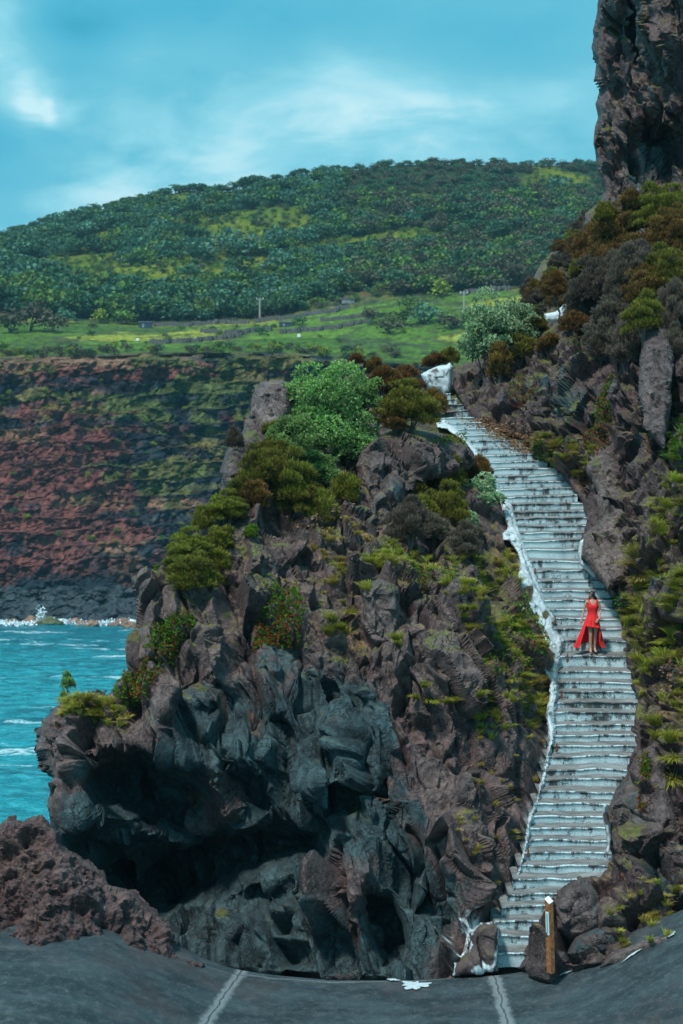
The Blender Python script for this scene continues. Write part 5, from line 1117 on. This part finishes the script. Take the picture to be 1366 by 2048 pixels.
# bushes along the brink of the cliff and in the fields
for k in range(150):
    px = rf.uniform(-40, 910); sgk = rf.uniform(3.97, 4.16) if k < 105 else rf.uniform(4.2, 4.9)
    p = far_at(px, sg=sgk); sz = rf.uniform(.22, .50) if k < 105 else rf.uniform(.15, .36)
    far_inst((p, sz, ['brown', 'brown', 'mid', 'dark', 'lime'][rf.integers(5)], rf.integers(2), rf.uniform(0, 6.28), px, 0), 'bush', 'low bush in the row along the brink of the far cliff' if k < 105 else 'low bush among the far green fields',
             'bushes along the brink of the far cliff' if k < 105 else 'bushes in the far fields', 'bush')
for k in range(120):      # tufts and bushes clinging to the cliff ledges
    px = rf.uniform(0, 620) if k < 90 else rf.uniform(640, 900); p = far_at(px, py=rf.uniform(722, 1090) if k < 90 else rf.uniform(735, 775))
    p[1] -= .6; far_inst((p, rf.uniform(.10, .26), ['mid', 'dark', 'lime'][rf.integers(3)], rf.integers(2), rf.uniform(0, 6.28), px, 0), 'bush', 'small bush clinging to a ledge of the banded far cliff', 'bushes clinging to the far cliff', 'bush')
# dry stone walls
M_WALL = plain('dry_stone', (.12, .115, .115), .9, .5, 2.5, .6, .2)
def stone_wall(pts, label):
    mb = MB(); P_ = []
    for (a, b_) in zip(pts[:-1], pts[1:]):
        n = max(2, int(abs(b_[0]-a[0])/3))
        for i in range(n): t_ = i/n; P_.append(far_at(a[0]*(1-t_)+b_[0]*t_, py=a[1]*(1-t_)+b_[1]*t_))
    P_.append(far_at(pts[-1][0], py=pts[-1][1])); o = P_[0].copy()
    for a, b_ in zip(P_[:-1], P_[1:]):
        c_ = (a+b_)/2-o; L = np.linalg.norm((b_-a)[:2]); mb.box(c_+[0, 0, rf.uniform(.3, .5)], (L*1.04, rf.uniform(.9, 1.2), rf.uniform(.9, 1.5)), math.atan2(b_[1]-a[1], b_[0]-a[0]))
    w_ = mb.build('stone_wall', M_WALL); w_.location = o; tag(w_, label, 'wall')
stone_wall([(300, 650), (360, 652), (440, 648), (500, 648)], 'dark dry stone wall running right from the long dark shed')
stone_wall([(510, 646), (560, 640), (640, 628), (700, 616)], 'dry stone wall climbing along the lower edge of the wood')
stone_wall([(400, 664), (470, 668), (540, 660)], 'dry stone wall across the middle of the far fields')
stone_wall([(300, 688), (380, 684), (450, 678), (480, 674)], 'long low dry stone wall between two far meadows')
stone_wall([(560, 668), (620, 660), (690, 652), (740, 640)], 'dry stone wall behind the small white box on the right')
stone_wall([(640, 640), (700, 634), (760, 628)], 'short dry stone wall below the small grey barn')
stone_wall([(920, 590), (970, 584), (1020, 580)], 'dry stone wall at the upper right end of the fields')
# sheds, troughs and poles
M_SHED = plain('dark_shed', (.02, .05, .08), .6, .3, 1, 0); M_GREY = plain('grey_planks', (.22, .22, .23), .8, .2, 1, 0); M_POLE = plain('pole', (.36, .32, .28), .8, .2, 3, 0); M_BOX = plain('white_box', (.8, .82, .82), .7, .1, 3, 0)
M_ROOF = plain('shed_roof', (.10, .12, .14), .6, .2, 1, 0)
def shed(px, py, wpx, hpx, mat, label):
    p = far_at(px, py=py); s_ = p[1]/F; r = empty('shed', p); tag(r, label, 'shed'); w_, h_ = wpx*s_, hpx*s_
    m1 = MB(); m1.box((0, 0, h_*.45), (w_, w_*.5, h_*1.1)); m1.build('wall', mat, r)
    m2 = MB(); m2.box((0, -w_*.14, h_*1.08), (w_*1.08, w_*.31, .25), 0, .18); m2.box((0, w_*.14, h_*1.08), (w_*1.08, w_*.31, .25), 0, -.18); m2.build('roof', M_ROOF, r)
    m3 = MB(); m3.box((-w_*.15, -w_*.255, h_*.4), (w_*.16, .1, h_*.7)); m3.build('door', M_GREY, r)
shed(290, 656, 26, 11, M_SHED, 'long dark blue shed at the left end of the far fields')
shed(573, 652, 26, 8, M_SHED, 'low dark blue shed in the middle of the far fields')
shed(696, 609, 26, 9, M_GREY, 'small grey barn where the far fields meet the wood')
def utility_pole(px, py, hpx, label):
    p = far_at(px, py=py); h_ = hpx*p[1]/F; r = empty('utility_pole', p); tag(r, label, 'utility pole')
    a = MB(); a.tube([(0, 0, -.5), (0, 0, h_)], [.32, .22], 8); a.build('post', M_POLE, r)
    b_ = MB(); b_.box((0, 0, h_*.93), (2.2, .2, .2)); b_.build('crossarm', M_POLE, r)
    c_ = MB()
    for x in (-.9, 0, .9): c_.tube([(x, 0, h_*.93+.1), (x, 0, h_*.93+.5)], .1, 6)
    c_.build('insulator', M_BOX, r)
utility_pole(241, 632, 30, 'short utility pole above the left end of the fields')
utility_pole(521, 642, 46, 'tall pale utility pole at the edge of the wood')
utility_pole(928, 640, 56, 'tallest utility pole beside the silvery green bush')
def trough(px, py, wpx, hpx, label):
    p = far_at(px, py=py); s_ = p[1]/F; a = MB(); a.box((0, 0, hpx*s_*.5), (wpx*s_, 1.2, hpx*s_)); a.box((0, 0, hpx*s_+.1), (wpx*s_*.8, .9, .25)); o = a.build('white_trough', M_BOX); o.location = p; tag(o, label, 'trough')
trough(276, 680, 6, 3, 'tiny white trough in the meadow below the long dark shed')
trough(530, 656, 7, 3, 'tiny white trough near the foot of the tall pale pole')
trough(597, 674, 7, 4.5, 'small white box on the lower right far meadow')
# boulders of the far shore
M_SB = plain('shore_rock', (.018, .030, .038), .7, .5, .5, .6, .3); M_SO = plain('ochre_rock', (.22, .13, .085), .8, .4, .5, .6, .3)
import bmesh
def rock_mesh(name, seed, mat):
    bm = bmesh.new(); bmesh.ops.create_icosphere(bm, subdivisions=3, radius=1)
    V = np.array([v.co for v in bm.verts]); Fc = np.array([[v.index for v in f.verts] for f in bm.faces]); bm.free()
    f1, f2, idn, of = vor(V*1.3+seed, seed); V = V*(1+.35*(idn-.5)+.3*fbm(V*1.2+seed, 3, seed)-.12*np.exp(-(f2-f1)/.08))[:, None]; V[:, 2] *= .7
    return V, Fc
RM = [rock_mesh('', s, None) for s in (3, 14, 25, 36)]; rsh = {}
def shore_rock(px, py, size, orange, label, group, name='shore_boulder'):
    v = rf.integers(4); key = (v, orange)
    if key not in rsh: o = mesh_np(name, RM[v][0], RM[v][1], M_SO if orange else M_SB, smooth=False); rsh[key] = o
    else: o = rsh[key].copy(); COL.objects.link(o)
    p = far_at(px, py=py) if not orange else None
    if p is None:
        d = (CZ-SEA)*F/(py-HY); p = at(px, py, d)
    o.location = p; o.scale = (size*rf.uniform(.8, 1.3), size, size*rf.uniform(.7, 1.1)); o.rotation_euler = (0, 0, rf.uniform(0, 6.28)); tag(o, label, 'rock', group)
cols_v = VY  # rows of the shore lie before index 40, so look them up directly
def far_at(px, py=None, sg=None):
    j = int(np.argmin(abs(cols-px)))
    if sg is None: i = int(np.argmin(abs(VY[:-12, j]-py)))
    else: i = int(np.argmin(abs(seg-sg)))
    return P2g[i, j].copy()
for k in range(190): py = rf.uniform(1180, 1243); shore_rock(rf.uniform(-30, 300), py, rf.uniform(.7, 2.0), False, 'black boulder heaped on the shore under the far cliff', 'boulders on the far shore')
for px, py, s_ in ((155, 1247, 1.6), (172, 1249, 1.8), (184, 1251, 1.2), (245, 1247, 1.9), (258, 1250, 1.3), (228, 1250, 1.2), (60, 1245, 1.6), (72, 1246, 1.1), (25, 1246, 1.3), (262, 1256, 1.5), (34, 1247, 1.1)):
    shore_rock(px, py, s_, True, 'ochre rock washed by surf at the far waterline', 'ochre rocks at the far waterline')
p = at(104, 1250, (CZ-SEA)*F/(1250-HY)); o = mesh_np('shore_block', RM[1][0]*[2.6, 1.8, 1.9], RM[1][1], plain('olive_block', (.09, .10, .045), .9, .4, .8, .4, .2), smooth=False); o.location = p; tag(o, 'large flat topped olive block standing in the surf', 'rock')
# surf
V, q, C = [], [], []; rs = np.random.default_rng(9); pts = []
for k in range(2000):
    px = rs.uniform(-60, 300); py = 1247+rs.normal(0, 1.6)+2*math.sin(px/23); d = (CZ-SEA)*F/(py-HY); p = at(px, py, d); pts.append(p+[0, 0, abs(rs.normal(0, .22))])
for k in range(700): d = (CZ-SEA)*F/(1249-HY); p = at(82+rs.normal(0, 3.2), 1249, d); pts.append(p+[0, 0, abs(rs.normal(0, 1.2))])
pts = np.array(pts); V, q = leaves(pts, unit(len(pts), rs), .5, .35, r=rs)
tag(mesh_np('surf_spray', V, q, plain('surf_foam', (.85, .92, .94), .8, .05, 1, 0), smooth=False), 'white surf breaking along the far shore', kind='stuff')
# ------------------------------------------------------------------ wooden post with plaque
M_WOOD = plain('varnished_wood', (.30, .125, .045), .6, .45, 18, .25, .004); M_WOODD = plain('end_grain_paint', (.82, .84, .86), .6, .06, 30, .1)
M_PLQ = plain('plaque_white', (.70, .78, .78), .5, .05, 30, 0); M_PLB = plain('plaque_teal', (.10, .42, .50), .5, .1, 30, 0)
p = at(1101, 1914, 29.8); post = empty('wooden_post', p, math.radians(36)); post.rotation_euler = (0, math.radians(-2.2), math.radians(34)); tag(post, 'square wooden post with slanted white top and narrow plaque near the foot of the stairs', 'post')
w_, h1, h2 = .050, 1.04, 1.14      # seen corner on
V = np.array([(-w_, -w_*1.3, -.3), (w_, -w_*1.3, -.3), (w_, w_*1.3, -.3), (-w_, w_*1.3, -.3), (-w_, -w_*1.3, h1), (w_, -w_*1.3, h1+.03), (w_, w_*1.3, h2), (-w_, w_*1.3, h2-.03)])
mesh_np('shaft', V, np.array([[0, 1, 5, 4], [1, 2, 6, 5], [2, 3, 7, 6], [3, 0, 4, 7], [0, 3, 2, 1], [4, 5, 6, 7]]), M_WOOD, post, smooth=False)
T = V[4:]*[1.02, 1.02, 1]+[0, 0, .003]; T2 = T+[0, 0, .014]
mesh_np('top_cap', np.concatenate([T, T2]), np.array([[4, 5, 6, 7], [0, 1, 5, 4], [1, 2, 6, 5], [2, 3, 7, 6], [3, 0, 4, 7]]), M_WOODD, post, smooth=False)
a = MB(); a.box((-w_-.004, 0, .66), (.008, .085, .44)); pl = a.build('plaque', M_PLQ, post)
a = MB(); a.box((-w_-.0095, 0, .66), (.004, .035, .38)); a.build('plaque_stripe', M_PLB, pl)

# ------------------------------------------------------------------ rusty stubs of the old railing
for px, py, hp, lab in ((1110, 1240, 9, 'rusty railing stub on the widest part of the white kerb'), (1135, 1316, 9, 'rusty railing stub on the tread where the woman stands'), (1123, 1388, 7, 'rusty railing stub a few steps below the woman'),
                        (1113, 1494, 7, 'rust stained railing stub in the lower half of the stairs'), (1056, 1704, 6, 'rusty railing stub at the lower bend of the kerb'), (1070, 1141, 5, 'small rusty railing stub above the kerb bulge'), (1132, 1004, 5, 'rusty railing stub at the right end of an upper step')):
    d = float(dst(py))-.1; p = at(px, py, d); r = empty('railing_stub', p); tag(r, lab, 'railing stub')
    a = MB(); a.tube([(0, 0, -.12), (.004, 0, hp*d/F)], .017, 8); a.build('pin', M_RUST, r)
    a = MB(); a.tube([(0, 0, -.1), (0, 0, -.02)], [.035, .03], 8); a.build('socket', M_RUST, r)

# dry leaf litter at the top of the stairs
rl = np.random.default_rng(5); pts = []
for k in range(2600):
    py = rl.uniform(838, 905); px = sR(py)+rl.normal(2, 22)
    if not (920 < px < 1120): continue
    s = surf(px, py); d = dst(py) if px < sR(py) else None
    p = at(px, py, d-.02) if d is not None else (s[0]-[0, .04, -.02] if s is not None else None)
    if p is not None: pts.append(p)
for k in range(700):
    px, py = rl.normal(650, 40), rl.normal(1040, 22); s = surf(px, py)
    if s is not None: pts.append(s[0]-[0, .03, -.02])
for k in range(500):
    px, py = rl.normal(1345, 24), rl.normal(1350, 40); s = surf(px, py)
    if s is not None: pts.append(s[0]-[0, .03, -.02])
pts = np.array(pts); d_ = unit(len(pts), rl)*[1, 1, .35]; V, q = leaves(pts, d_, .10, .05, r=rl)
tag(mesh_np('leaf_litter', V, q, M_LEAF, attrs={'col': np.repeat(np.array([[.34, .20, .10]])*rl.uniform(.5, 1.3, len(pts))[:, None], 4, 0)}, smooth=False), 'dry orange brown leaf litter at the top of the stairs', kind='stuff')

# ------------------------------------------------------------------ the woman
M_SKIN = plain('skin', (.52, .27, .19), .5, .06, 30, .05); M_HAIR = plain('dark_hair', (.018, .013, .013), .45, .3, 60, .3, .004)
m, t, b = pmat('red_cloth'); link(t, t.mix(t.mr(t.noise(pos(t), 5, 4, .6), .3, .7), (.72, .008, .012), (.86, .014, .018)), b.inputs['Base Color']); b.inputs['Roughness'].default_value = .75; b.inputs['Sheen Weight'].default_value = .1
link(t, t.n('ShaderNodeBump', inp={'Strength': .3, 'Distance': .01, 'Height': t.noise(pos(t), 40, 3, .5)}).outputs[0], b.inputs['Normal']); M_RED = m
i0 = int(np.argmin(abs(ST[:, 0]-1312))); wd = float(dst(1312)); wp = at(1187, 1308, wd+.05)+np.array([0, .12, .035])
woman = empty('person', wp); tag(woman, 'barefoot woman in a long red high low dress standing on the stairs looking left', 'person')
J = []; E = []; RD = []
def jn(p, r, par=None):
    J.append(p); RD.append(r if isinstance(r, tuple) else (r, r))
    if par is not None: E.append((par, len(J)-1))
    return len(J)-1
pel = jn((0, 0.01, .90), (.12, .095)); wa = jn((-.005, 0.01, 1.04), (.095, .075), pel); ch = jn((-.008, .0, 1.19), (.115, .085), wa); uc = jn((-.01, 0, 1.31), (.105, .08), ch)
nb_ = jn((-.012, .0, 1.385), .052, uc); nk = jn((-.018, -.01, 1.43), .046, nb_); jaw = jn((-.030, -.028, 1.475), (.056, .062), nk); hd = jn((-.026, -.018, 1.53), (.070, .080), jaw); tp = jn((-.020, -.008, 1.585), (.056, .062), hd)
for sx, kx, ax, ay, tx in ((-1, -.062, -.060, -.03, -.075), (1, .066, .060, .05, .072)):
    hip = jn((.085*sx, 0, .83), .088, pel); th = jn((.078*sx, -.02, .66), .076, hip); kn = jn((kx, -.035+ay*.5, .465), .051, th); cf = jn((kx*1.0, .0+ay*.8, .33), .052, kn); an = jn((ax, .02+ay, .085), .030, cf)
    hl = jn((ax, .045+ay, .035), .030, an); bl = jn((tx, -.09+ay, .028), (.036, .020), an); to = jn((tx*1.05, -.145+ay, .020), (.026, .014), bl)
def arm(sh, el, wr, ha, fd):
    a = jn(sh, .046, uc); b1 = jn(el, .034, a); c1 = jn(wr, .023, b1); h = jn(ha, (.030, .018), c1)
    ha = np.array(ha); fd = np.array(fd, float); fd /= np.linalg.norm(fd); sd_ = np.cross(fd, [0, 1, 0.0]); sd_ /= np.linalg.norm(sd_)
    for k, L in enumerate((.060, .070, .066, .052)):
        b0 = ha+sd_*(k-1.5)*.018+fd*.035; k1 = jn(tuple(b0), .0095, h); k2 = jn(tuple(b0+fd*L*.55), .0085, k1); jn(tuple(b0+fd*L+np.array([0, -.012, 0])), .0075, k2)
    t0 = ha-sd_*.030+fd*.005; k1 = jn(tuple(t0), .011, h); jn(tuple(t0-sd_*.012+fd*.04), .009, k1)
arm((-.165, 0, 1.345), (-.235, .02, 1.09), (-.295, -.03, .875), (-.310, -.045, .825), (-.15, -.1, -1))
arm((.150, .01, 1.345), (.205, .04, 1.09), (.150, -.13, .90), (.118, -.165, .865), (-.75, -.2, -.55))
me = bpy.data.meshes.new('body'); me.from_pydata(J, E, []); body = bpy.data.objects.new('body', me); COL.objects.link(body); body.parent = woman
mo = body.modifiers.new('skin', 'SKIN')
for k, sv in enumerate(me.skin_vertices[0].data): sv.radius = RD[k]; sv.use_root = (k == 0)
mo.use_smooth_shade = True; ms = body.modifiers.new('sub', 'SUBSURF'); ms.levels = 2; ms.render_levels = 2
me.materials.append(M_SKIN)
# face: turned to the left of the picture and a little down
fx = np.array([-.80, -.58, -.12]); fx /= np.linalg.norm(fx); fu = np.array([-.06, -.06, 1.0]); fu /= np.linalg.norm(fu); fs = np.cross(fx, fu); hc = np.array([-.028, -.022, 1.525])
def ell(mb, c, ax_, k=10):
    V, q = [], []
    for i in range(k+1):
        for j in range(k*2): a, b_ = math.pi*i/k, math.pi*j/k; V.append(np.array(c)+ax_[0]*math.sin(a)*math.cos(b_)+ax_[1]*math.sin(a)*math.sin(b_)+ax_[2]*math.cos(a))
    for i in range(k):
        for j in range(k*2): q.append([i*2*k+j, (i+1)*2*k+j, (i+1)*2*k+(j+1) % (2*k), i*2*k+(j+1) % (2*k)])
    mb.add(V, q)
M_EYE = plain('eye', (.05, .03, .03), .2, .1, 30, 0); M_LIP = plain('lips', (.45, .10, .09), .4, .1, 30, 0)
a = MB(); ell(a, hc+fx*.080-fu*.010, (fx*.022, fs*.012, fu*.020)); ell(a, hc+fx*.062-fu*.058, (fx*.020, fs*.018, fu*.016)); a.build('nose', M_SKIN, woman, True)
for s_ in (-1, 1):
    a = MB(); ell(a, hc+fx*.070+fs*.028*s_+fu*.008, (fx*.008, fs*.012, fu*.006), 6); a.build('eye', M_EYE, woman, True)
    a = MB(); a.tube([hc+fx*.074+fs*.014*s_+fu*.022, hc+fx*.074+fs*.030*s_+fu*.026, hc+fx*.064+fs*.044*s_+fu*.022], [.003, .0035, .002], 5); a.build('eyebrow', M_HAIR, woman)
    a = MB(); ell(a, hc-fx*.005+fs*.072*s_-fu*.005, (fx*.016, fs*.008, fu*.024), 6); a.build('ear', M_SKIN, woman, True)
a = MB(); ell(a, hc+fx*.073-fu*.036, (fx*.009, fs*.020, fu*.007), 6); a.build('lips', M_LIP, woman, True)
# hair: cap over the skull, long fall behind the shoulders
a = MB(); V, q = [], []; k, kk_ = 16, 28
for i in range(k+1):
    for j in range(kk_):
        th_, ph = math.pi*.62*i/k, 2*math.pi*j/kk_
        dv = fx*math.cos(ph)*math.sin(th_)+fs*math.sin(ph)*math.sin(th_)+fu*math.cos(th_)
        front = max(0, math.cos(ph)); lim = 1-.55*front*front
        th2 = th_*lim; dv = (fx*math.cos(ph)+fs*math.sin(ph))*math.sin(th2)+fu*math.cos(th2)
        V.append(hc+dv*np.array([.086, .086, .094])*(1+.02*math.sin(ph*14)))
for i in range(k):
    for j in range(kk_): q.append([i*kk_+j, (i+1)*kk_+j, (i+1)*kk_+(j+1) % kk_, i*kk_+(j+1) % kk_])
a.add(V, q)
rr_ = random.Random(4)
for s_ in range(46):
    ph = 1.15+2.2*s_/45*1.9; st_ = hc+(fx*math.cos(ph)+fs*math.sin(ph))*.072-fu*.01; L = .34+rr_.uniform(-.05, .06)
    back = np.array([rr_.uniform(-.02, .03), .055, 0]); e_ = np.array([st_[0]*.7+.02+rr_.uniform(-.03, .03), .105, 1.53-L]); m_ = (st_+e_)/2+back+np.array([.01, .02, .0])
    tt = np.linspace(0, 1, 7)[:, None]; a.tube((1-tt)**2*st_+2*tt*(1-tt)*m_+tt*tt*e_, np.array([.014, .017, .018, .017, .015, .011, .004]), 5)
for s_ in range(7):   # the fall over her left shoulder, on the right in the picture
    st_ = hc+fs*(.066 if fs[0] > 0 else -.066)-fu*.02+np.array([.008, -.01, 0]); e_ = np.array([.085+s_*.006, -.03+.012*s_, 1.36-.015*(s_ % 3)]); m_ = (st_+e_)/2+np.array([.045, 0, .01])
    tt = np.linspace(0, 1, 6)[:, None]; a.tube((1-tt)**2*st_+2*tt*(1-tt)*m_+tt*tt*e_, [.015, .019, .02, .017, .012, .004], 5)
a.tube([hc+fx*.02-fs*.07+np.array([-.02, 0, -.02]), np.array([-.085, -.035, 1.44]), np.array([-.095, -.03, 1.38])], [.012, .012, .004], 5)
a.build('hair', M_HAIR, woman, True)
# dress
nt_, V = 120, []
def ring(fz, rx, ry, cx, cy=0.0, fold=0.0, nf=9, phs=0.0, rn=None):
    for j in range(nt_):
        th_ = 2*math.pi*j/nt_; f_ = 1+fold*math.sin(nf*th_+phs+.8*math.sin(3*th_)); z = fz(th_) if callable(fz) else fz
        V.append((cx+rx*f_*math.sin(th_), cy-ry*f_*math.cos(th_), z))
def top_z(th_):
    c_ = math.cos(th_); s_ = abs(math.sin(th_)); return 1.265+.085*math.exp(-((s_-.62)/.22)**2)*(1 if c_ > -.2 else .6)-.01*s_**8
ring(top_z, .140, .122, -.008); ring(lambda a_: 1.255+(top_z(a_)-1.265)*.45, .152, .134, -.008)
def bust(th_): return .018*math.exp(-((abs(math.sin(th_))-.5)/.25)**2) if math.cos(th_) > 0 else 0
for z, rx, ry in ((1.225, .158, .142), (1.19, .158, .144), (1.15, .150, .136), (1.10, .136, .126), (1.055, .130, .122), (1.02, .136, .124)):
    for j in range(nt_):
        th_ = 2*math.pi*j/nt_; bb = bust(th_)*math.exp(-((z-1.2)/.05)**2); V.append((-.008+(rx+bb*.4)*math.sin(th_), -(ry+bb)*math.cos(th_), z+.004*math.sin(9*th_)))
def hem(th_):
    c_ = math.cos(th_); fr_ = sst(np.array(c_), .40, .62); bk = sst(np.array(-c_), .5, 1.0); return float(.71*fr_+(1-fr_)*(.155+.11*bk)+.012*math.sin(th_*13)*(1-.5*fr_)-.03*fr_*math.sin(th_))
NV = 26
for i in range(1, NV+1):
    v = i/NV
    for j in range(nt_):
        th_ = 2*math.pi*j/nt_; H = hem(th_); z = 1.02+(H-1.02)*v; dz = 1.02-z
        s_, c_ = math.sin(th_), math.cos(th_); hipb = sst(np.array(dz), 0, .16)
        rx = .136+.034*hipb+max(0, dz-.12)*(.30 if s_ < 0 else .17); ry = .124+.032*hipb+max(0, dz-.12)*(.16 if c_ > 0 else .34)
        f_ = 1+min(.17, dz*.24)*math.sin(8*th_+1.2*math.sin(2*th_)+dz*1.5)+min(.05, dz*.06)*math.sin(19*th_+dz*3)
        V.append((-.008-.035*dz+rx*f_*s_, -ry*f_*c_+.02*dz, z))
nr_ = len(V)//nt_; q = [[i*nt_+j, (i+1)*nt_+j, (i+1)*nt_+(j+1) % nt_, i*nt_+(j+1) % nt_] for i in range(nr_-1) for j in range(nt_)]
dress = mesh_np('dress', np.array(V), np.array(q), M_RED, woman)
so = dress.modifiers.new('cloth_thickness', 'SOLIDIFY'); so.thickness = .004
# ruffle round the hem
R0 = np.array(V[-nt_:]); RV = []
for k_, (dz, out, am) in enumerate(((.028, .004, 0), (.0, .014, .4), (-.032, .022, 1.0))):
    for j in range(nt_*2):
        p_ = R0[j//2]*(1-(j % 2)*.5)+R0[(j//2+1) % nt_]*(j % 2)*.5; th_ = 2*math.pi*j/(nt_*2); n_ = np.array([math.sin(th_), -math.cos(th_), 0]); RV.append(p_+n_*(out+am*.012*math.sin(th_*46))+[0, 0, dz])
n2_ = nt_*2; ruf = mesh_np('ruffle', np.array(RV), np.array([[i*n2_+j, (i+1)*n2_+j, (i+1)*n2_+(j+1) % n2_, i*n2_+(j+1) % n2_] for i in range(2) for j in range(n2_)]), M_RED, dress)
for s_ in (-1, 1):
    a = MB(); a.tube([(-.008+.083*s_, -.090, 1.335), (-.010+.110*s_, -.052, 1.385), (-.010+.118*s_, .0, 1.402), (-.010+.105*s_, .06, 1.375), (-.008+.08*s_, .085, 1.31)], [.013, .012, .012, .012, .012], 6)
    for dx, dz in ((-.03, .02), (.035, .018), (-.015, -.05), (.025, -.055)): a.tube([(-.010+.122*s_, -.005, 1.408), (-.010+.122*s_+dx*.6, -.03, 1.408+dz*.8), (-.010+.122*s_+dx, -.03, 1.408+dz)], [.006, .010, .004], 5)
    a.build('shoulder_tie', M_RED, woman)

# ------------------------------------------------------------------ sea air
hz = MB(); hz.box((200, 500, 78), (5200, 5200, 218)); hb_ = hz.build('haze', None)
m = bpy.data.materials.new('sea_air'); m.use_nodes = True; m.node_tree.nodes.clear(); t = NT(m.node_tree)
v = t.n('ShaderNodeVolumePrincipled'); v.inputs['Color'].default_value = (.45, .80, .95, 1); v.inputs['Density'].default_value = .00014; v.inputs['Anisotropy'].default_value = .2
t.n('ShaderNodeOutputMaterial', inp={1: v.outputs[0]}); hb_.data.materials.append(m); tag(hb_, 'thin sea haze', kind='stuff')
SC.cycles.volume_bounces = 1
